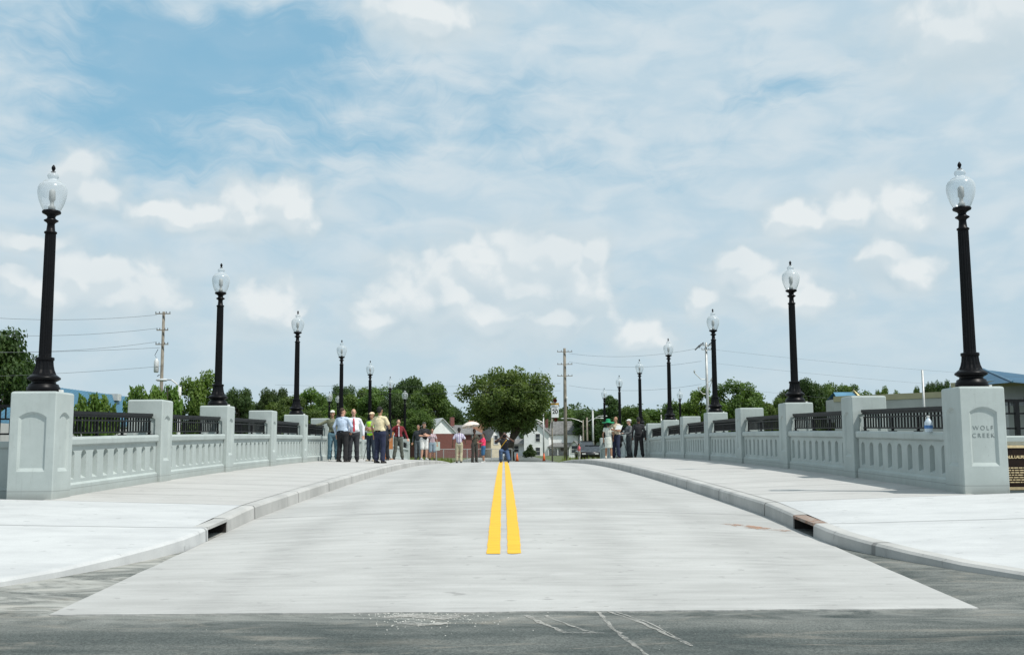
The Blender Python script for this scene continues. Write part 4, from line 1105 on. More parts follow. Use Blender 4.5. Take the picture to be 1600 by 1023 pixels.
po, pp, Hp = utility_pole(256, 487, Yp, 'tall wooden utility pole with transformer behind the second left pilaster', .14, ((.15,.5),(1.25,.38),(2.2,.42)), gz=-1.8)
bm = bmesh.new(); lathe(bm, [(.12, Hp-4.05), (.16, Hp-4.0), (.16, Hp-3.3), (.10, Hp-3.22), (.05, Hp-3.1)], 12, -.38, 0); link('transformer', bm, mat('transformer_grey', (.55,.57,.57), .5), po, True)
bm = bmesh.new(); tube(bm, [(-.38,0,Hp-3.1),(-.5,0,Hp-2.9),(-.3,0,Hp-2.5)], .02, 5); tube(bm, [(-.3,0,Hp-4.3),(-.15,0,Hp-4.2)], .03, 5); link('bracket', bm, M_WIRE, po)
cp, cpp, Hc = utility_pole(882, 544, 100, 'tall wooden utility pole right of the street with three crossarms', .19, ((.35,.72),(1.55,.72),(2.65,.72)))
cp.name = 'utility_pole'
bm = bmesh.new(); lathe(bm, [(.05,.0),(.07,.1),(.07,.25),(.03,.3)], 8, .15, -.2); mm = link('meter', bm, M_WHITE, cp, loc=(0,0,Hc-4.9))
sp, spp, Hs = utility_pole(1103, 535, 85, 'grey steel utility pole with brackets left of the third right lamp', .14, ((.25,.5),(.6,.4)), M_STEEL)
for (dz, l, u) in ((2.7,-1.0,.25),(3.9,-.7,.1),(3.4,.4,.25),(2.9,.5,.2)):
    bm = bmesh.new(); tube(bm, [(0,0,Hs-dz-.3),(l*.5,0,Hs-dz-.25),(l,0,Hs-dz+u)], .035, 6); lathe(bm, [(.05, Hs-dz+u),(.07, Hs-dz+u+.12),(.03, Hs-dz+u+.25)], 6, l, 0); link('bracket', bm, M_STEEL, sp)
for (a, b) in (((-.6,-.1),(-.2,.5)), ((.15,.0),(.55,.6)), ((-.9,-.3),(-.5,.3))):
    bm = bmesh.new(); tube(bm, [(a[0],0,Hs-.3+a[1]),(b[0],0,Hs-.3+b[1]-.2)], .06, 6); link('cutout', bm, M_WIRE, sp)
def street_light(name, px, top, Y, arm, label, m=None, r0=.09, head=True, group='street lights beyond the bridge', drop=.3, gz=None):
    p = at(px, top, Y); g = terr(p.x, Y) if gz is None else gz; H = p.z-g
    o = empty(name, (p.x, Y, g), label, 'street light' if arm else 'pole', group if arm else None)
    bm = bmesh.new(); tube(bm, [(0,0,-.3),(0,0,H)], [r0, r0*.8], 8); link('pole', bm, m or M_STEEL, o, True)
    if arm:
        bm = bmesh.new(); tube(bm, [(0,0,H-drop),(arm*.3,0,H-drop+.30),(arm*.65,0,H-drop+.5),(arm,0,H-drop+.52)], .045, 6); a_ = link('arm', bm, M_STEEL, o)
        s_ = 1 if arm > 0 else -1
        bm = bmesh.new(); lathe(bm, [(.02,-.35),(.13,-.25),(.17,0),(.12,.28),(.04,.36)], 8)
        for v in bm.verts: v.co = Vector((v.co.z*s_, v.co.y, v.co.x*.55))
        link('lamp_head', bm, M_SHINGL, o, True, loc=(arm+s_*.3, 0, H-drop+.5))
    return o
street_light('street_light', 849, 645, 115, -2.1, 'grey street light arching left below the big tree crown', drop=1.05)
street_light('street_light', 926, 641, 120, 1.0, 'tall grey light pole with short right arm near the green hat', M_STEEL, .12, drop=1.15)
street_light('street_light', 917, 652, 128, 1.5, 'wooden light pole with long arm reaching right toward the tall grey pole', M_WOOD, .13, drop=.6)
street_light('street_light', 911, 656, 135, -2.2, 'wooden light pole with arm reaching left over the white house', M_WOOD, .11, drop=.3)
street_light('street_light', 281, 604, 62, -.75, 'short pale street light in front of the loose green tree on the left', M_SHINGL, .12, drop=.1, gz=-1.8)
street_light('light_pole', 1441, 578, 66, 0, 'thin grey pole standing before the warehouse wall', M_STEEL, .09)
street_light('post', 1033, 640, 150, 0, 'thin white post beside the fourth right lamp base', M_WHITE, .10)
# school speed sign with beacons
p = at(867, 622, 95); g = terr(p.x, 95); H = p.z-g
sg = empty('speed_sign', (p.x, 95, g), 'white speed limit sign between two dark beacons on a wooden post', 'road sign')
bm = bmesh.new(); tube(bm, [(-.28,.06,-.3),(-.28,.06,H-.75)], .07, 8); link('post', bm, M_WOOD, sg, True)
bm = bmesh.new(); box(bm, -.32, .32, -.05, -.02, H-1.72, H-.62); pl_ = link('sign_plate', bm, mat('sign_white', (.74,.76,.76), .4, .03), sg)
text_mesh('SPEED', .17, M_BLACK, pl_, (0, -.055, H-.78), (math.pi/2,0,0), 'lettering', .002, 1)
text_mesh('LIMIT', .17, M_BLACK, pl_, (0, -.055, H-.95), (math.pi/2,0,0), 'lettering', .002, 1)
text_mesh('20', .52, M_BLACK, pl_, (0, -.055, H-1.22), (math.pi/2,0,0), 'lettering', .002, 1, bold=.012)
bm = bmesh.new(); box(bm, -.15, .15, -.045, -.02, H-1.9, H-1.74)
bm = bmesh.new(); box(bm, -.36, .36, -.055, -.02, H-.60, H-.42); link('yellow_panel', bm, mat('sign_yellow', (.55,.30,.03), .5), sg)
for zc in (H-.22, H-1.92):
    bm = bmesh.new(); lathe(bm, [(.02,-.1),(.16,-.09),(.19,0),(.19,.22),(.17,.22),(.15,.05)], 14, caps=False)
    for v in bm.verts: v.co = Vector((v.co.x, -v.co.z, v.co.y))
    bb_ = link('beacon', bm, mat('beacon_housing', (.10,.035,.015), .6), sg, True, loc=(.05 if zc < H-1 else 0, 0, zc))
    bm = bmesh.new(); lathe(bm, [(.15,0),(.10,.04),(.0,.06)], 12, caps=False)
    for v in bm.verts: v.co = Vector((v.co.x, -v.co.z, v.co.y))
    link('lens', bm, mat('beacon_lens', (.22,.03,.01), .3), bb_, True)
# back of small sign
p = at(682, 690, 69.5); g = gutter(69.5)-.05
sb = empty('small_sign', (p.x, 69.5, g), 'blank back of a small square sign on a thin post before the brick garage', 'road sign')
bm = bmesh.new(); box(bm, -.23, .23, -.01, .01, p.z-g-.56, p.z-g); link('sign_plate', bm, mat('sign_back', (.48,.55,.50), .5, .05), sb)
bm = bmesh.new(); box(bm, -.03, .03, .011, .06, -.2, p.z-g-.05); link('post', bm, M_STEEL, sb)
# orange traffic cones
for px, Y, lb in ((805+3, 98, 'orange traffic cone at the foot of the big tree'), (850, 100, 'orange traffic cone at the foot of the arching street light')):
    q = at(px, 717, Y); cn = empty('traffic_cone', (q.x, Y, terr(q.x, Y)), lb, 'traffic cone', 'orange cones at the street end')
    bm = bmesh.new(); lathe(bm, [(.15,.031),(.10,.35),(.03,.75),(.02,.76)], 12); link('cone', bm, mat('cone_orange', (.75,.13,.03), .6), cn, True)
    bm = bmesh.new(); box(bm, -.2, .2, -.2, .2, 0, .03); link('foot', bm, M_BLACK, cn)
# chain link fence beyond
fc = empty('chain_link_fence', (0, 0, 0), 'low chain link fence in the weeds before the brick garage', 'fence')
pts = [at(x, 715, 96) for x in (655, 693, 730, 768, 800)]
for q in pts:
    bm = bmesh.new(); g = terr(q.x, 96); tube(bm, [(q.x, 96, g-.2), (q.x, 96, g+1.2)], .04, 6); link('post', bm, M_STEEL, fc)
bm = bmesh.new(); zz = [terr(q.x, 96)+1.17 for q in pts]; tube(bm, [(q.x, 96, z_) for q, z_ in zip(pts, zz)], .025, 5); link('top_rail', bm, M_STEEL, fc)
bm = bmesh.new(); xa, xb = pts[0].x, pts[-1].x; g = terr(xa, 96)
n = int((xb-xa+1.1)/.16)
for k in range(n):
    for s_ in (-1, 1):
        x = xa-1.1+k*.16 if s_ > 0 else xa+k*.16
        x1 = x+s_*1.1
        if min(x, x1) < xa or max(x, x1) > xb: continue
        tube(bm, [(x, 96+.01*s_, g), (x1, 96+.01*s_, g+1.15)], .006, 3, False)
link('mesh', bm, M_STEEL, fc)
def wire(pts_, label, sag=0, r=.012, group='overhead wires'):
    bm = bmesh.new(); Q = []
    for a, b in zip(pts_, pts_[1:]):
        a, b = Vector(a), Vector(b)
        for k in range(17):
            f = k/16; q = a.lerp(b, f); q.z -= sag*4*f*(1-f)
            if not Q or (Q[-1]-q).length > .01: Q.append(q)
    tube(bm, Q, r, 4); tag(link('overhead_wire', bm, M_WIRE), label, 'wire', group)
for (ya, yb, x1, lb, sg_) in ((430, 492, 245, 'topmost wire sagging left from the left utility pole', 1.15), (470, 513, 245, 'second wire down sagging left from the left utility pole', 1.1), (505, 534, 245, 'third wire down sagging left from the left utility pole', 1.1), (590, 572, 252, 'lowest wire running left from the left utility pole', .35), (540, 543, 250, 'faint fourth wire running left from the left utility pole', .35)):
    wire([at(-420, ya-0, 58), at(x1, yb, 70)], lb, sg_, .010)
for (ya, yb, lb) in ((552, 535, 'top wire between the centre and right utility poles'), (565, 556, 'second wire between the centre and right utility poles'), (602, 592, 'low wire between the centre and right utility poles')):
    wire([at(889, ya, 100), at(1096, yb+8, 85)], lb, .5, .009)
    wire([at(1106, yb+10, 85), at(1750, yb+62, 85)], lb.replace('between the centre and right utility poles', 'running right from the steel utility pole'), .3, .006)
for (ya, lb) in ((612, 'upper pale wire crossing the left tree line'), (601, 'faint wire passing in front of the big tree crown')):
    wire([at(876, ya-2, 100), at(430, ya, 110)], lb, .25, .008)

# ------------------------------------------------------------------ people
SKIN = {'l': mat('skin_fair', (.52,.29,.20), .55, .06, 12), 'm': mat('skin_tan', (.34,.18,.11), .55, .06, 12), 'd': mat('skin_brown', (.11,.052,.032), .5, .06, 12)}
def cl(name, c, v=.10, vs=9): return mat('cloth_'+name, c, .9, v, vs, .25, 30)
def capsule(bm, p0, p1, r0, r1, n=10, fl=1.0):
    p0, p1 = Vector(p0), Vector(p1); t = (p1-p0)
    if t.length < 1e-5: t = Vector((0, 0, 1e-4))
    t.normalize(); u = t.cross(Vector((0, 1, 0)))
    if u.length < .1: u = t.cross(Vector((1, 0, 0)))
    u.normalize(); v = t.cross(u); rings = []
    st = [(-math.sin(a), math.cos(a), 0) for a in (1.35, .9, .45)]+[(0, 1, 0), (0, 1, 1)]+[(math.sin(a), math.cos(a), 1) for a in (.45, .9, 1.35)]
    for (k, q, e) in st:
        c = p1 if e else p0; r = r1 if e else r0
        rings.append([bm.verts.new(c+t*k*r+q*r*(u*math.cos(2*math.pi*i/n)+v*fl*math.sin(2*math.pi*i/n))) for i in range(n)])
    for a, b in zip(rings, rings[1:]):
        for i in range(n): bm.faces.new((a[i], a[(i+1) % n], b[(i+1) % n], b[i]))
    bm.faces.new(rings[0][::-1]); bm.faces.new(rings[-1])
def ell(bm, c, r, n=14):
    m = Matrix.Translation(c) @ Matrix.Diagonal((r[0], r[1], r[2], 1)); bmesh.ops.create_uvsphere(bm, u_segments=n, v_segments=10, radius=1, matrix=m)
def blend(name, bm, m, parent, vox=.012, sm=3):
    """one continuous skin grown over overlapping limb shapes"""
    bmesh.ops.recalc_face_normals(bm, faces=bm.faces)
    me = bpy.data.meshes.new(name); bm.to_mesh(me); bm.free()
    o = bpy.data.objects.new(name, me); COL.objects.link(o)
    md = o.modifiers.new('r', 'REMESH'); md.mode = 'VOXEL'; md.voxel_size = vox; md.use_smooth_shade = True
    s_ = o.modifiers.new('s', 'SMOOTH'); s_.factor = .5; s_.iterations = sm
    dg = bpy.context.evaluated_depsgraph_get(); me2 = bpy.data.meshes.new_from_object(o.evaluated_get(dg))
    bpy.data.objects.remove(o); bpy.data.meshes.remove(me); me2.name = name
    me2.materials.clear(); me2.materials.append(m)
    for p_ in me2.polygons: p_.use_smooth = True
    o = bpy.data.objects.new(name, me2); COL.objects.link(o); o.parent = parent; return o
def hand(bm, w_, dirv, side, curl=.5, s=1.0):
    """palm, four fingers of unequal length and a thumb; w_ wrist, dirv pointing from wrist to fingers"""
    d = Vector(dirv).normalized(); u = d.cross(Vector((0, 1, 0)));
    if u.length < .2: u = d.cross(Vector((0, 0, 1)))
    u = d.cross(u).normalized() if False else u.normalized(); n_ = d.cross(u).normalized()   # u across the palm, n_ palm normal
    if n_.x*side > 0: n_ = -n_                                                            # palm faces the body
    w_ = Vector(w_)
    a, b = w_, w_+d*.085*s
    for k in (-.024, 0, .024): capsule(bm, a+u*k*s*.7, b+u*k*s, .018*s, .016*s, 8)
    for k, L in ((-.032, .068), (-.011, .078), (.011, .073), (.031, .056)):
        p0 = b+u*k*s; d1 = (d*math.cos(curl)+n_*math.sin(curl)); d2 = (d*math.cos(curl*2)+n_*math.sin(curl*2))
        p1 = p0+d1*L*.5*s; p2 = p1+d2*L*.5*s
        capsule(bm, p0, p1, .0100*s, .0092*s, 6); capsule(bm, p1, p2, .0092*s, .0080*s, 6)
    th0 = w_+d*.03*s-u*.03*s; th1 = th0+(d*.5-u*.75+n_*.25).normalized()*.038*s; th2 = th1+(d*.9+n_*.3).normalized()*.034*s
    capsule(bm, th0, th1, .013*s, .011*s, 6); capsule(bm, th1, th2, .011*s, .009*s, 6)
def lerp3(a, b, t): return Vector(a).lerp(Vector(b), t)
def person(label, X, Y, h=1.78, rz=0, skin='l', hair='brown', shirt=None, sleeve='long', pants=None, legs='long', z=None, wide=1.0, belly=0., female=False,
           arms=None, feet=None, lean=(0, 0), head_turn=0, nod=0, tie=None, vest=None, cap=None, shoes=(.02,.018,.016), dress=None, group=None, bald=False, kneel=False, hands=(.5, .5), group_=None, collar=True, hairlong=False, sash=None):
    zz = (road_z(X, Y) if abs(X) < 3.5 else walk_z(X, Y)) if z is None else z
    root = empty('person', (X, Y, zz), label, 'person', group, R(rz)); S = h/1.78; root.scale = (S, S, S)
    fw = .92 if female else 1.0
    hz = .93; sh = .178*wide*fw; hx = .095*(1+.3*(wide-1))
    lx, ly = lean
    pel = Vector((0, 0, hz)); che = Vector((lx*.6, ly*.6, 1.28)); nk = Vector((lx, ly, 1.475)); hd = Vector((lx*1.1, ly*1.15, 1.645))
    if kneel:
        pel = Vector((0, .05, .52)); che = Vector((0, -.05, .84)); nk = Vector((0, -.08, 1.02)); hd = Vector((0, -.11, 1.19))
    shl = [Vector((s_*sh, 0, 0))+nk+Vector((0, 0, -.075)) for s_ in (-1, 1)]
    A = arms or [((-.27,.02,1.14), (-.28,-.06,.88)), ((.27,.02,1.14), (.28,-.06,.88))]
    Fx = feet or [((-.11, -.02, .5), (-.13, .02, .09), 0), ((.11, -.02, .5), (.13, .02, .09), 0)]
    hips = [pel+Vector((-hx, 0, -.02)), pel+Vector((hx, 0, -.02))]
    # body, one surface
    bm = bmesh.new()
    capsule(bm, pel+Vector((-.05*wide,0,-.02)), pel+Vector((.05*wide,0,-.02)), .125*wide, .125*wide, 12, .8)
    capsule(bm, pel, che, .12*wide, .145*wide, 12, .75); capsule(bm, shl[0]+Vector((.04,0,-.01)), shl[1]+Vector((-.04,0,-.01)), .058, .058, 10)
    capsule(bm, nk+Vector((0,.01,-.05)), hd+Vector((0,.015,-.07)), .058, .053, 10)
    th = R(head_turn)
    def hp_(x, y, z_): return hd+Vector((x*math.cos(th)-y*math.sin(th), x*math.sin(th)+y*math.cos(th), z_-nod*y*2))
    ell(bm, hp_(0, .012, .03), (.076, .094, .098)); ell(bm, hp_(0, -.022, -.045), (.056, .066, .066)); capsule(bm, hp_(0, -.05, -.09), hp_(0, -.06, -.085), .028, .024, 8)
    capsule(bm, hp_(0, -.088, .012), hp_(0, -.108, -.022), .010, .015, 6)                    # nose
    capsule(bm, hp_(-.018, -.084, -.055), hp_(.018, -.084, -.055), .009, .009, 6)             # lips
    capsule(bm, hp_(-.035, -.078, .022), hp_(.035, -.078, .022), .012, .012, 6)               # brow
    for s_ in (-1, 1): capsule(bm, hp_(s_*.078, .012, .015), hp_(s_*.076, .008, -.025), .014, .010, 6)
    for k in (0, 1):
        e, w_ = Vector(A[k][0]), Vector(A[k][1]); side = -1 if k == 0 else 1
        capsule(bm, shl[k]+Vector((0,0,-.01)), e, .043*fw, .036*fw, 10); capsule(bm, e, w_, .038*fw, .026*fw, 10)
        hd_ = A[k][2] if len(A[k]) > 2 else (w_-e)
        hand(bm, w_+Vector(hd_).normalized()*.01, hd_, side, hands[k], 1.0)
        kn, an = Vector(Fx[k][0]), Vector(Fx[k][1])
        capsule(bm, hips[k], kn, .088*wide**.5*(1.0), .056, 10); capsule(bm, kn, kn.lerp(an, .35), .055, .058, 10); capsule(bm, kn.lerp(an, .35), an, .058, .038, 10)
    blend('body', bm, SKIN[skin], root, .0085, 2)
    # eyes
    for s_ in (-1, 1):
        bm = bmesh.new(); ell(bm, hp_(s_*.03, -.088, .008), (.010, .006, .007), 8); link('eye', bm, M_DARK, root, True)
    # shoes
    for k in (0, 1):
        an = Vector(Fx[k][1]); fa = R(Fx[k][2]); dv = Vector((math.sin(fa), -math.cos(fa), 0))
        bm = bmesh.new(); f0 = Vector((an.x, an.y, .042))+dv*(-.045); capsule(bm, f0, f0+dv*.19+Vector((0,0,-.010)), .042, .036, 10)
        capsule(bm, f0+Vector((0,0,.02)), an+Vector((0,0,.01)), .042, .045, 10)
        box(bm, *(sorted((an.x-.038, an.x+.038))), min(f0.y, (f0+dv*.19).y)-.02, max(f0.y, (f0+dv*.19).y)+.02, 0, .03) if abs(Fx[k][2]) < 10 else None
        for v in bm.verts: v.co.z = max(v.co.z, .0)
        blend('shoe', bm, cl('shoe%d' % int(shoes[0]*100), shoes), root, .012, 1)
    # hair
    if not bald:
        hc = {'brown': (.05,.028,.015), 'black': (.010,.009,.009), 'grey': (.32,.31,.29), 'dark': (.022,.016,.012)}[hair]
        bm = bmesh.new(); ell(bm, hp_(0, .026, .048), (.084, .094, .094))
        ell(bm, hp_(0, .06, .0), (.074, .062, .075))
        if hairlong: ell(bm, hp_(0, .07, -.04), (.085, .06, .10))
        blend('hair', bm, mat('hair_'+hair, hc, .8, .2, 20), root, .012, 1)
    # trousers / shorts / skirt
    if pants:
        pm = cl(pants[0], pants[1]); bm = bmesh.new()
        capsule(bm, pel+Vector((-.055*wide,0,-.01)), pel+Vector((.055*wide,0,-.01)), .140*wide, .140*wide, 12, .85)
        capsule(bm, pel+Vector((-.05*wide,0,.05)), pel+Vector((.05*wide,0,.05)), .132*wide, .132*wide, 12, .8)
        for k in (0, 1):
            kn, an = Vector(Fx[k][0]), Vector(Fx[k][1])
            if legs == 'long':
                capsule(bm, hips[k], kn, .108*wide**.5, .084, 10); capsule(bm, kn, an+Vector((0,.0,.02)), .082, .078, 10)
                for q in (.3, .8): ell(bm, kn.lerp(an, q)+Vector((.008*(-1)**k, 0, 0)), (.088, .09, .05))
            else:
                t = legs; capsule(bm, hips[k], lerp3(hips[k], kn, t), .110*wide**.5, .098, 10)
        blend('shorts' if legs != 'long' else 'trousers', bm, pm, root, .014, 3)
        if shirt and not female:
            bm = bmesh.new(); lathe(bm, [(.150*wide, pel.z+.060), (.151*wide, pel.z+.098)], 20)
            for v in bm.verts: v.co.y = v.co.y*.82+pel.y
            link('belt', bm, M_BLACK, root)
    if shirt:
        smm = shirt[2] if len(shirt) > 2 else cl(shirt[0], shirt[1]); bm = bmesh.new()
        zb = pel+Vector((0, 0, .10 if not shirt[0].endswith('_out') else .0))
        capsule(bm, zb+Vector((-.04*wide, 0, 0)), zb+Vector((.04*wide, 0, 0)), .138*wide, .138*wide, 12, .80)
        capsule(bm, zb, che, .146*wide, .158*wide, 14, .80)
        if belly: ell(bm, pel+Vector((0, -.05, .17)), (.16*wide, .12+belly, .15))
        if female: ell(bm, che+Vector((-.07, -.09, .03)), (.07, .06, .07)); ell(bm, che+Vector((.07, -.09, .03)), (.07, .06, .07))
        capsule(bm, shl[0]+Vector((.05,0,.0)), shl[1]+Vector((-.05,0,.0)), .078, .078, 10); capsule(bm, nk+Vector((-.05,.005,-.05)), nk+Vector((.05,.005,-.05)), .068, .068, 10); capsule(bm, che+Vector((-.06,0,.02)), che+Vector((.06,0,.02)), .145*fw, .145*fw, 12, .8)
        for k in (0, 1):
            e, w_ = Vector(A[k][0]), Vector(A[k][1])
            if sleeve == 'long':
                capsule(bm, shl[k], e, .060, .052, 10); capsule(bm, e, e.lerp(w_, .93), .051, .040, 10); ell(bm, e, (.056, .055, .055))
            elif sleeve == 'short': capsule(bm, shl[k], shl[k].lerp(e, .72), .060, .066, 10)
            else: capsule(bm, shl[k], shl[k].lerp(e, .1), .070, .066, 10)
        blend('shirt', bm, smm, root, .014, 3)
        if collar:
            bm = bmesh.new(); lathe(bm, [(.078, -.02), (.066, .028)], 14, caps=False); lathe(bm, [(.070, -.02), (.060, .028)], 14, caps=False)
            for v in bm.verts: v.co += nk+Vector((0, .008, -.012))
            link('collar', bm, smm, root, True)
    if dress:
        dm_ = cl(dress[0], dress[1]); bm = bmesh.new()
        prof = [(.0, .50), (.175, .50), (.18, .53), (.185, .75), (.172, .93), (.135, 1.08), (.145, 1.18), (.165, 1.30), (.155, 1.40), (.09, 1.46), (.05, 1.475)]
        lathe(bm, prof[1:], 28)
        for v in bm.verts: v.co.y *= .80; v.co.x *= 1+.05*math.sin(9*math.atan2(v.co.y, v.co.x))*(1 if v.co.z < .8 else 0)
        for k in (0, 1): capsule(bm, shl[k], shl[k].lerp(Vector(A[k][0]), .35), .070, .064, 10)
        blend('dress', bm, dm_, root, .014, 2)
        bm = bmesh.new(); lathe(bm, [(.150, 1.03), (.149, 1.07)], 24)
        for v in bm.verts: v.co.y *= .82
        link('belt', bm, cl('sash', (.25,.30,.28)), root)
    if tie:
        bm = bmesh.new()
        y0 = -.155*wide
        q = [(-.018, -.105, 1.455), (.018, -.105, 1.455), (.022, y0, 1.38), (.030, y0-.02-belly*.6, 1.15), (.034, y0-.022-belly, 1.03), (0, y0-.02-belly, .985), (-.034, y0-.022-belly, 1.03), (-.030, y0-.02-belly*.6, 1.15), (-.022, y0, 1.38)]
        a = [bm.verts.new(Vector(p_)+Vector((lx, ly, 0))) for p_ in q]; b = [bm.verts.new(Vector(p_)+Vector((lx, ly+.012, 0))) for p_ in q]
        bm.faces.new(a); bm.faces.new(b[::-1]); [bm.faces.new((a[i], a[(i+1) % 9], b[(i+1) % 9], b[i])) for i in range(9)]
        link('tie', bm, cl(*tie), root)
    if vest:
        bm = bmesh.new(); zb = pel+Vector((0, 0, .04))
        capsule(bm, zb+Vector((-.04, 0, 0)), zb+Vector((.04, 0, 0)), .150*wide, .150*wide, 12, .82); capsule(bm, zb, che, .162*wide, .186*wide, 14, .80); capsule(bm, shl[0]+Vector((.05,0,-.03)), shl[1]+Vector((-.05,0,-.03)), .100, .100, 10)
        ve = blend('vest', bm, cl(*vest), root, .016, 2)
        for zc in (1.02, 1.2):
            bm = bmesh.new(); lathe(bm, [(.188*wide, zc), (.188*wide, zc+.04)], 24)
            for v in bm.verts: v.co.y *= .82
            link('reflective_band', bm, cl('silver', (.55,.55,.5)), ve)
    if cap:
        cmn = cl('cap_'+cap[0], cap[1]); bm = bmesh.new()
        ell(bm, hp_(0, .016, .072), (.090, .104, .070)); capsule(bm, hp_(-.03, -.10, .060), hp_(.03, -.10, .060), .042, .042, 10, .22)
        for v in bm.verts: v.co.z = max(v.co.z, hd.z+.050)
        blend('cap', bm, cmn, root, .012, 1)
    if sash:
        bm = bmesh.new(); tube(bm, [shl[1]+Vector((-.08,-.10,.05)), che+Vector((0,-.17,.03)), pel+Vector((-.16,-.13,.14))], .016, 6); link('strap', bm, cl(*sash), root)
    return root, hd
ARMS_CROSS = [((-.27,-.06,1.14), (-.02,-.25,1.12), (1,-.1,.15)), ((.27,-.06,1.14), (.02,-.23,1.19), (-1,-.1,.05))]
G1, G2, G3 = 'people gathered on the left sidewalk', 'people standing at the far end of the road', 'people gathered on the right sidewalk'
# checked and patterned cloth
def check_mat(name, a, b_, c, sc):
    m, t, b = newmat(name); co = t.node('ShaderNodeTexCoord').outputs['Object']; s = t.sep(co)
    fx = t.m('GREATER_THAN', t.m('FRACT', t.m('MULTIPLY', s[0], sc)), .55); fz = t.m('GREATER_THAN', t.m('FRACT', t.m('MULTIPLY', s[2], sc)), .55)
    col = t.mix(fx, C4(a), C4(b_)); col = t.mix(t.m('MULTIPLY', fz, .6), col, C4(c)); t.inp(b.inputs['Base Color'], col); b.inputs['Roughness'].default_value = .9; return m
M_CAMO = mat('camouflage_cloth', (.20,.20,.13), .9, .2, 11, alt=(.06,.075,.05))
M_PLAID = check_mat('plaid_cloth', (.62,.60,.64), (.30,.26,.42), (.42,.38,.50), 9)
# left group
person('man in camouflage shirt and pale cap leaning one arm on the left parapet', -5.93, 36.5, 1.74, 8, 'm', 'dark', ('camo', (.1,.1,.1), M_CAMO), 'long', ('jeans_light', (.10,.19,.24)), cap=('pale', (.66,.66,.58)), group=G1,
       arms=[((-.42,.0,1.30), (-.66,-.02,1.24), (-1,-.1,-.1)), ((.22,.05,1.12), (.15,-.16,.98))], shoes=(.45,.45,.42), lean=(-.04, 0), hands=(.1, .5))
person('man in light blue shirt and black trousers turned away beside the bald man', -5.48, 35.6, 1.80, 158, 'l', 'brown', ('blue_shirt', (.50,.60,.74)), 'long', ('black_wool', (.012,.012,.014)), wide=1.16, belly=.03, head_turn=-45, group=G1,
       arms=[((-.33,-.02,1.16), (-.22,-.20,.98), (.5,-.6,-.3)), ((.31,.03,1.16), (.30,-.10,.90))])
person('bald man in white shirt and red tie with dark grey trousers', -5.20, 36.2, 1.80, 12, 'l', 'grey', ('white_shirt', (.74,.75,.80)), 'long', ('charcoal', (.028,.030,.036)), wide=1.16, belly=.05, tie=('red', (.42,.02,.035)), bald=True, group=G1, head_turn=10,
       arms=[((-.34,.02,1.15), (-.30,-.12,.92)), ((.33,.02,1.14), (.33,-.04,.88))])
person('worker in lime safety vest and cream cap with crossed arms', -4.83, 38.2, 1.76, -28, 'm', 'brown', ('grey_tee', (.30,.33,.28)), 'short', ('navy_work', (.022,.035,.055)), vest=('lime', (.42,.80,.03)), cap=('cream', (.70,.55,.38)), arms=ARMS_CROSS, shoes=(.28,.25,.2), group=G1)
person('man in pale yellow short sleeved shirt seen from behind with navy trousers', -4.17, 35.1, 1.86, 150, 'm', 'black', ('pale_yellow', (.72,.62,.40)), 'short', ('navy', (.016,.022,.055)), wide=1.16, belly=.03, group=G1,
       arms=[((-.30,-.05,1.17), (-.20,-.24,1.10), (.4,-.5,.2)), ((.31,.03,1.16), (.30,-.06,.90))])
person('person in dark clothes mostly hidden behind the man in pale yellow', -4.80, 42.2, 1.76, -20, 'm', 'dark', ('dark_navy', (.02,.025,.04)), 'long', ('near_black', (.015,.016,.02)), group=G1)
person('man in maroon shirt and olive grey trousers raising a hand to his face', -4.80, 47.6, 1.80, 14, 'l', 'brown', ('maroon', (.17,.014,.022)), 'long', ('olive_grey', (.085,.095,.078)), wide=1.08, tie=('silver_tie', (.40,.38,.42)), group=G1,
       arms=[((-.33,-.10,1.24), (-.08,-.20,1.50), (.5,.1,.6)), ((.32,.04,1.18), (.40,-.08,.92))], feet=[((-.13,-.02,.5), (-.19,.02,.09), 0), ((.13,-.02,.5), (.19,.02,.09), 0)])
person('man in black polo and white shorts with folded arms at the sidewalk end', -3.92, 51.3, 1.82, 30, 'l', 'dark', ('black_polo_out', (.014,.015,.018)), 'short', ('white_shorts', (.66,.66,.64)), .85, wide=1.16, cap=('dark', (.06,.06,.05)), arms=ARMS_CROSS, shoes=(.5,.5,.48), group=G1)
person('person in dark jacket and grey trousers behind the man in white shorts', -4.36, 53.2, 1.76, -15, 'm', 'dark', ('dark_jacket', (.03,.035,.04)), 'long', ('mid_grey', (.09,.11,.12)), group=G1)
person('person in patterned white and red top right behind the man in white shorts', -3.75, 54.5, 1.62, 20, 'm', 'dark', ('pattern', (.4,.3,.3), check_mat('pattern_cloth', (.62,.58,.6), (.10,.06,.10), (.42,.20,.22), 14)), 'short', ('denim_pale', (.22,.28,.33)), .95, female=True, group=G1)
# far centre
person('man in plaid shirt and khaki trousers walking away at the road end', -2.33, 53.6, 1.78, 178, 'd', 'black', ('plaid_out', (.4,.4,.4), M_PLAID), 'short', ('khaki', (.42,.38,.26)), group=G2,
       arms=[((-.31,.03,1.16), (-.30,-.14,.98), (0,-.6,-.2)), ((.31,.03,1.16), (.33,-.02,.90))], feet=[((-.10,-.03,.5), (-.10,.05,.09), 0), ((.11,-.02,.5), (.12,-.02,.09), 0)])
pw_, hdw = person('woman in dark olive outfit holding a pale parasol overhead', -1.58, 54.6, 1.72, 35, 'd', 'black', ('olive_top_out', (.055,.055,.04)), 'short', ('dark_skirt', (.045,.042,.035)), 'long', female=True, group=G2,
       arms=[((-.25,-.14,1.22), (-.14,-.24,1.38), (.1,-.1,1)), ((.24,-.10,1.16), (.08,-.24,1.15), (-.6,-.4,.3))], hands=(1.3, .6))
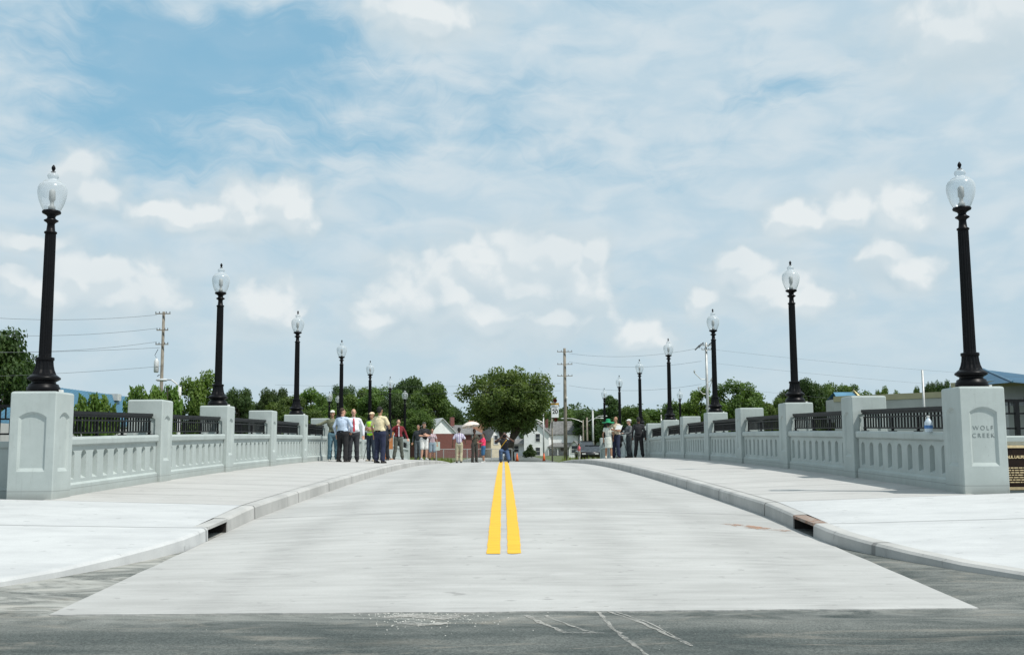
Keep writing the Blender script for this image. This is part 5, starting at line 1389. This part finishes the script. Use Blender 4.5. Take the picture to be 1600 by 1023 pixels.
person('woman in bright pink top and denim shorts reaching an arm forward', -1.22, 59.5, 1.66, -80, 'm', 'dark', ('pink', (.75,.045,.13)), 'short', ('denim', (.035,.12,.24)), .98, female=True, wide=1.15, group=G2, collar=False,
       arms=[((-.18,-.28,1.22), (-.05,-.50,1.20)), ((.24,-.12,1.16), (.12,-.36,1.14))], shoes=(.5,.42,.35))
person('woman in coral pink top and pale trousers alone near the utility pole foot', at(905, 716, 98).x, 98, 1.66, 100, 'm', 'black', ('coral', (.78,.17,.20)), 'short', ('pale_grey', (.42,.40,.36)), 'long', z=terr(7, 98), female=True, collar=False)
# kneeling photographer on the centre line
kp, hk = person('photographer kneeling on the yellow line with elbows out and a yellow strap', -.05, 44.5, 1.70, 0, 'd', 'black', ('black_tee_out', (.022,.022,.03)), 'short', ('blue_jeans', (.045,.085,.17)), kneel=True, group=None, cap=None, sash=('yellow', (.75,.42,.03)),
       arms=[((-.40,-.16,.92), (-.13,-.30,1.10), (.7,-.3,.5)), ((.40,-.16,.92), (.13,-.30,1.10), (-.7,-.3,.5))], feet=[((-.17,-.38,.50), (-.16,-.30,.09), 0), ((.18,-.36,.14), (.17,.12,.09), 0)], hands=(.9, .9))
def camera_obj(loc, label, rz=0, s=1.0):
    o = empty('camera', loc, label, 'camera', None, rz); o.scale = (s, s, s)
    bm = bmesh.new(); box(bm, -.07, .07, -.025, .035, -.05, .045); box(bm, -.03, .03, -.02, .03, .0455, .075); link('camera_body', bm, M_BLACK, o)
    bm = bmesh.new(); lathe(bm, [(.030, .026), (.034, .06), (.036, .12), (.03, .125)], 14)
    for v in bm.verts: v.co = Vector((v.co.x, -v.co.z, v.co.y))
    link('lens', bm, M_RAIL, o, True); return o
camera_obj((-.05, 44.5-.34*.955, road_z(0, 44.2)+1.14*.955), 'black camera held to the kneeling photographer\'s face')
# parasol: shaft and scalloped canopy with thickness
pz = road_z(-1.58, 54.6)
um = empty('parasol', (-1.68, 54.35, pz+1.28), 'pale cream patterned parasol held above the woman in dark olive', 'parasol'); um.rotation_euler = (R(-6), R(-9), 0)
bm = bmesh.new(); tube(bm, [(0,0,-.12),(0,0,.80)], .010, 6); link('shaft', bm, M_STEEL, um)
bm = bmesh.new()
n = 32
for off in (0, -.012):
    rings = []
    for (r_, z_) in ((.02,.80),(.17,.785),(.31,.735),(.41,.655),(.47,.56)):
        rings.append([bm.verts.new((r_*(1+.03*abs(math.cos(4*2*math.pi*i/n)))*math.cos(2*math.pi*i/n), r_*(1+.03*abs(math.cos(4*2*math.pi*i/n)))*math.sin(2*math.pi*i/n), z_+off-(.03*(1-abs(math.cos(4*2*math.pi*i/n))) if r_ > .45 else 0)*-1)) for i in range(n)])
    for a, b in zip(rings, rings[1:]):
        for i in range(n): bm.faces.new((a[i], a[(i+1) % n], b[(i+1) % n], b[i]))
link('canopy', bm, mat('parasol_cloth', (.66,.55,.46), .8, .2, 9, alt=(.62,.60,.56)), um)
for k in range(8):
    a = k*math.pi/4; bm = bmesh.new(); tube(bm, [(0,0,.778),(.31*math.cos(a),.31*math.sin(a),.715),(.46*math.cos(a),.46*math.sin(a),.55)], .004, 4); link('rib', bm, M_STEEL, um)
# right group
wp, hw_ = person('woman in white sleeveless dress and wide green hat seen from behind', 4.55, 46.9, 1.66, 170, 'm', 'dark', None, 'short', None, dress=('white_dress', (.62,.64,.58)), group=G3, shoes=(.62,.55,.45), female=True,
       arms=[((-.24,.0,1.14), (-.20,-.14,.92)), ((.26,.0,1.14), (.24,-.08,.90))], hairlong=True)
bm = bmesh.new(); lathe(bm, [(.30,.0),(.305,.008),(.20,.035),(.115,.05),(.112,.06),(.108,.14),(.085,.175),(.03,.185)], 28)
for v in bm.verts: v.co += hw_+Vector((0,.02,.045)); v.co.z += .03*math.sin(2*math.atan2(v.co.y-hw_.y, v.co.x-hw_.x))*(1 if (Vector((v.co.x, v.co.y))-Vector((hw_.x, hw_.y))).length > .22 else 0)
link('hat', bm, cl('green_felt', (.015,.27,.12)), wp, True)
person('man in cream shirt and navy trousers reading white papers', 4.90, 47.1, 1.84, -40, 'm', 'brown', ('cream_shirt', (.62,.52,.38)), 'short', ('navy_dress', (.016,.022,.055)), wide=1.08, bald=True, group=G3,
       arms=[((-.28,-.10,1.15), (-.10,-.32,1.20), (.3,-.9,.15)), ((.28,-.10,1.15), (.12,-.32,1.20), (-.3,-.9,.15))], hands=(.7, .7))
pap = empty('papers', (5.0, 46.66, walk_z(5, 46.7)+1.30), 'white sheets of paper held open by the man in the cream shirt', 'papers', None, R(-40))
bm = bmesh.new(); box(bm, -.16, -.002, -.04, -.034, -.08, .16); link('sheet', bm, M_WHITE, pap)
bm = bmesh.new(); box(bm, .002, .16, -.045, -.039, -.08, .14); link('sheet', bm, M_WHITE, pap)
pap.rotation_euler = (R(-35), 0, R(-40))
person('man in white cap and grey jacket facing left with forearms raised', 5.62, 48.2, 1.74, -68, 'l', 'grey', ('grey_jacket', (.13,.14,.145)), 'long', ('dark_slate', (.035,.045,.05)), cap=('white', (.72,.72,.70)), group=G3, wide=1.05,
       arms=[((-.27,-.10,1.12), (-.12,-.36,1.10), (0,-1,.1)), ((.27,-.10,1.12), (.12,-.36,1.12), (0,-1,.1))])
person('man in near black shirt and trousers at the right parapet', 5.98, 47.6, 1.80, 165, 'd', 'black', ('black_shirt', (.022,.022,.025)), 'long', ('black_trousers', (.014,.014,.016)), group=G3, wide=1.1,
       feet=[((-.12,-.02,.5), (-.17,.02,.09), 0), ((.12,-.02,.5), (.17,.02,.09), 0)])
# tripod with camera on the right
tz = walk_z(5.3, 48)
tp = empty('tripod', (5.22, 47.9, tz), 'black camera tripod between the man with papers and the white cap', 'tripod')
for k in range(3):
    a = R(90+120*k); bm = bmesh.new(); tube(bm, [(.04*math.cos(a), .04*math.sin(a), 1.02), (.36*math.cos(a), .36*math.sin(a), 0.0)], [.016, .010], 6); link('leg', bm, M_BLACK, tp)
bm = bmesh.new(); tube(bm, [(0,0,.75),(0,0,1.18)], .018, 6); link('centre_column', bm, M_BLACK, tp)
bm = bmesh.new(); box(bm, -.05,.05,-.05,.05,1.181,1.23); tube(bm, [(.04,.03,1.2),(.22,.18,1.08)], .010, 5); link('tripod_head', bm, M_BLACK, tp)
vc = empty('video_camera', (5.22, 47.9, tz+1.235), 'black video camera on the right tripod', 'camera', None, R(30))
bm = bmesh.new(); box(bm, -.06, .06, -.20, .16, 0, .13); link('camera_body', bm, M_BLACK, vc)
bm = bmesh.new(); box(bm, -.02, .02, -.14, .10, .15, .175); box(bm, -.02, .02, -.14, -.11, .131, .1495); box(bm, -.02,.02,.07,.10,.131,.1495); link('handle', bm, M_BLACK, vc)
bm = bmesh.new(); lathe(bm, [(.04,.201),(.05,.28),(.045,.29)], 12)
for v in bm.verts: v.co = Vector((v.co.x, -v.co.z, v.co.y+.065))
link('lens', bm, M_RAIL, vc)
bgx = empty('camera_bag', (5.12, 48.25, tz+.62), 'black camera bag with strap hanging from the right tripod', 'bag')
bm = bmesh.new(); ell(bm, (0, 0, 0), (.19, .11, .20)); ell(bm, (0, -.04, -.04), (.16, .11, .14)); blend('bag_body', bm, cl('bag_black', (.02,.022,.024)), bgx, .02, 1)
bm = bmesh.new(); tube(bm, [(-.15,0,.08),(-.02,0,.42),(.10,-.3,.50),(.15,0,.08)], .012, 5); link('strap', bm, cl('bag_black', (.02,.022,.024)), bgx)
# lectern and tripod on the left
lz = walk_z(-5, 46.5)
lc = empty('lectern', (-5.22, 46.6, lz), 'orange-brown wooden lectern beside the man in maroon', 'lectern', None, R(12))
M_ORW = mat('orange_wood', (.42,.17,.05), .5, .15, 6, alt=(.30,.11,.035))
bm = bmesh.new(); box(bm, -.26, .26, -.2, .2, .45, 1.06); link('cabinet', bm, M_ORW, lc)
bm = bmesh.new(); box(bm, -.10, .10, -.1, .1, .04, .4495); link('pedestal', bm, M_ORW, lc)
bm = bmesh.new(); box(bm, -.28, .28, -.22, .22, 0, .0395); link('base', bm, M_ORW, lc)
bm = bmesh.new(); v = [bm.verts.new(q) for q in ((-.3,-.26,1.061),(.3,-.26,1.061),(.3,.24,1.061),(-.3,.24,1.061),(-.3,-.26,1.20),(.3,-.26,1.20),(.3,.24,1.10),(-.3,.24,1.10))]
for q in ((0,3,2,1),(4,5,6,7),(0,1,5,4),(1,2,6,5),(2,3,7,6),(3,0,4,7)): bm.faces.new([v[i] for i in q])
link('slanted_top', bm, M_ORW, lc)
bm = bmesh.new(); tube(bm, [(0,.1,1.15),(0,.02,1.35),(0,.12,1.42)], .008, 5); link('microphone', bm, M_BLACK, lc)
t2 = empty('tripod', (-5.35, 41.8, walk_z(-5.3, 41.8)), 'thin black tripod standing between the bald man and the worker', 'tripod')
for k in range(3):
    a = R(30+120*k); bm = bmesh.new(); tube(bm, [(.03*math.cos(a), .03*math.sin(a), .9), (.30*math.cos(a), .30*math.sin(a), 0)], [.014, .009], 6); link('leg', bm, M_BLACK, t2)
bm = bmesh.new(); tube(bm, [(0,0,.3),(0,0,1.0)], .014, 6); link('centre_column', bm, M_BLACK, t2)
t3 = empty('tripod', (-5.05, 43.6, walk_z(-5, 43.6)), 'black tripod behind the man in pale yellow', 'tripod')
for k in range(3):
    a = R(10+120*k); bm = bmesh.new(); tube(bm, [(.03*math.cos(a), .03*math.sin(a), .98), (.34*math.cos(a), .34*math.sin(a), 0)], [.014, .009], 6); link('leg', bm, M_BLACK, t3)
v2 = empty('video_camera', (-4.5, 46.2, walk_z(-5, 46.2)+1.16), 'black video camera beside the man in maroon', 'camera', None, R(80))
v2.location = (-5.05, 43.6, walk_z(-5, 43.6)+1.0); v2['label'] = 'black video camera on the tripod behind the man in pale yellow'
bm = bmesh.new(); box(bm, -.09, .09, -.22, .20, 0, .17); link('camera_body', bm, M_BLACK, v2)
bm = bmesh.new(); lathe(bm, [(.05,.221),(.06,.32),(.055,.33)], 12)
for v in bm.verts: v.co = Vector((v.co.x, -v.co.z, v.co.y+.085))
link('lens', bm, M_RAIL, v2)
# water jug on the first right ledge
jz = foot_z(16.0)+.852
jg = empty('water_jug', (6.47, 15.98, jz), 'clear plastic water bottle standing on the ledge behind the right railing', 'bottle')
bm = bmesh.new(); lathe(bm, [(.055,.0),(.06,.01),(.06,.13),(.055,.15),(.03,.19),(.018,.205),(.018,.22)], 16)
mj, tj, bj = newmat('jug_plastic'); bj.inputs['Base Color'].default_value = (.62,.72,.80,1); bj.inputs['Roughness'].default_value = .2; bj.inputs['Alpha'].default_value = .75
link('bottle_body', bm, mj, jg, True)
bm = bmesh.new(); lathe(bm, [(.022,.2205),(.022,.245)], 12); link('bottle_cap', bm, M_WHITE, jg)
bm = bmesh.new(); lathe(bm, [(.0612,.05),(.0612,.10)], 16, caps=False); link('bottle_label', bm, cl('label_blue', (.08,.20,.45)), jg)
jg.location = (6.34, 15.98, jz)

# ------------------------------------------------------------------ vehicles beyond
def car(label, X, Y, g, rz, body, L=4.5, W=1.8, H=1.45, pickup=False, name='parked_car', cat='car'):
    o = empty(name, (X, Y, g), label, cat, 'vehicles beyond the bridge', R(rz))
    m_ = mat('paint_'+str(body[0]), body, .3, .04, 2, coat=.5)
    prof = [(-L/2,.35),(-L/2,.75),(-L/2+.15,.88),(-L*.22,.95),(L*.30,.95),(L/2-.1,.85),(L/2,.7),(L/2,.35)]
    bm = bmesh.new()
    a = [bm.verts.new((x, -W/2, z)) for x, z in prof]; b = [bm.verts.new((x, W/2, z)) for x, z in prof]
    bm.faces.new(a); bm.faces.new(b[::-1]); [bm.faces.new((a[i], a[(i+1) % 8], b[(i+1) % 8], b[i])) for i in range(8)]
    bmesh.ops.bevel(bm, geom=bm.edges[:], offset=.05, segments=2, affect='EDGES'); link('body', bm, m_, o, True)
    cab = [(-L*.20,.93),(-L*.06,H-.05),(L*.05,H),(L*.22 if not pickup else L*.1,H-.04),(L*.36 if not pickup else L*.14,.93)]
    bm = bmesh.new(); a = [bm.verts.new((x, -W/2+.10+(z-.93)*.28, z)) for x, z in cab]; b = [bm.verts.new((x, W/2-.10-(z-.93)*.28, z)) for x, z in cab]
    bm.faces.new(a); bm.faces.new(b[::-1]); [bm.faces.new((a[i], a[(i+1) % 5], b[(i+1) % 5], b[i])) for i in range(5)]
    link('windows', bm, M_WIN, o)
    bm = bmesh.new(); box(bm, -L*.07, (L*.21 if not pickup else L*.1), -W/2+.2, W/2-.2, H-.03, H+.02); link('roof', bm, m_, o)
    for x in (-L*.31, L*.31):
        for y in (-W/2+.05, W/2-.05):
            bm = bmesh.new(); lathe(bm, [(.2,-.1),(.31,-.09),(.33,-.05),(.33,.05),(.31,.09),(.2,.1)], 18)
            for v in bm.verts: v.co = Vector((v.co.x, v.co.z, v.co.y))
            wl = link('wheel', bm, M_RAIL, o, True, loc=(x, y, .33))
            bm = bmesh.new(); lathe(bm, [(.19,-.105),(.19,.105)], 12)
            for v in bm.verts: v.co = Vector((v.co.x, v.co.z, v.co.y))
            link('rim', bm, M_STEEL, wl)
    for y in (-W*.33, W*.33):
        bm = bmesh.new(); box(bm, -L/2-.012, -L/2+.05, y-.16, y+.16, .62, .74); link('headlight', bm, M_WHITE, o)
        bm = bmesh.new(); box(bm, L/2-.05, L/2+.012, y-.14, y+.14, .62, .76); link('tail_light', bm, cl('tail', (.35,.01,.01)), o)
    return o
q = at(926, 716, 100); car('black car parked behind the woman in the white dress', q.x, 100, terr(q.x, 100), 80, (.012,.012,.014))
q = at(917, 716, 112); car('black van parked close behind the black car near the light poles', q.x, 112, terr(q.x, 112), 95, (.013,.015,.018), 4.8, 1.9, 1.95, name='parked_van', cat='van')
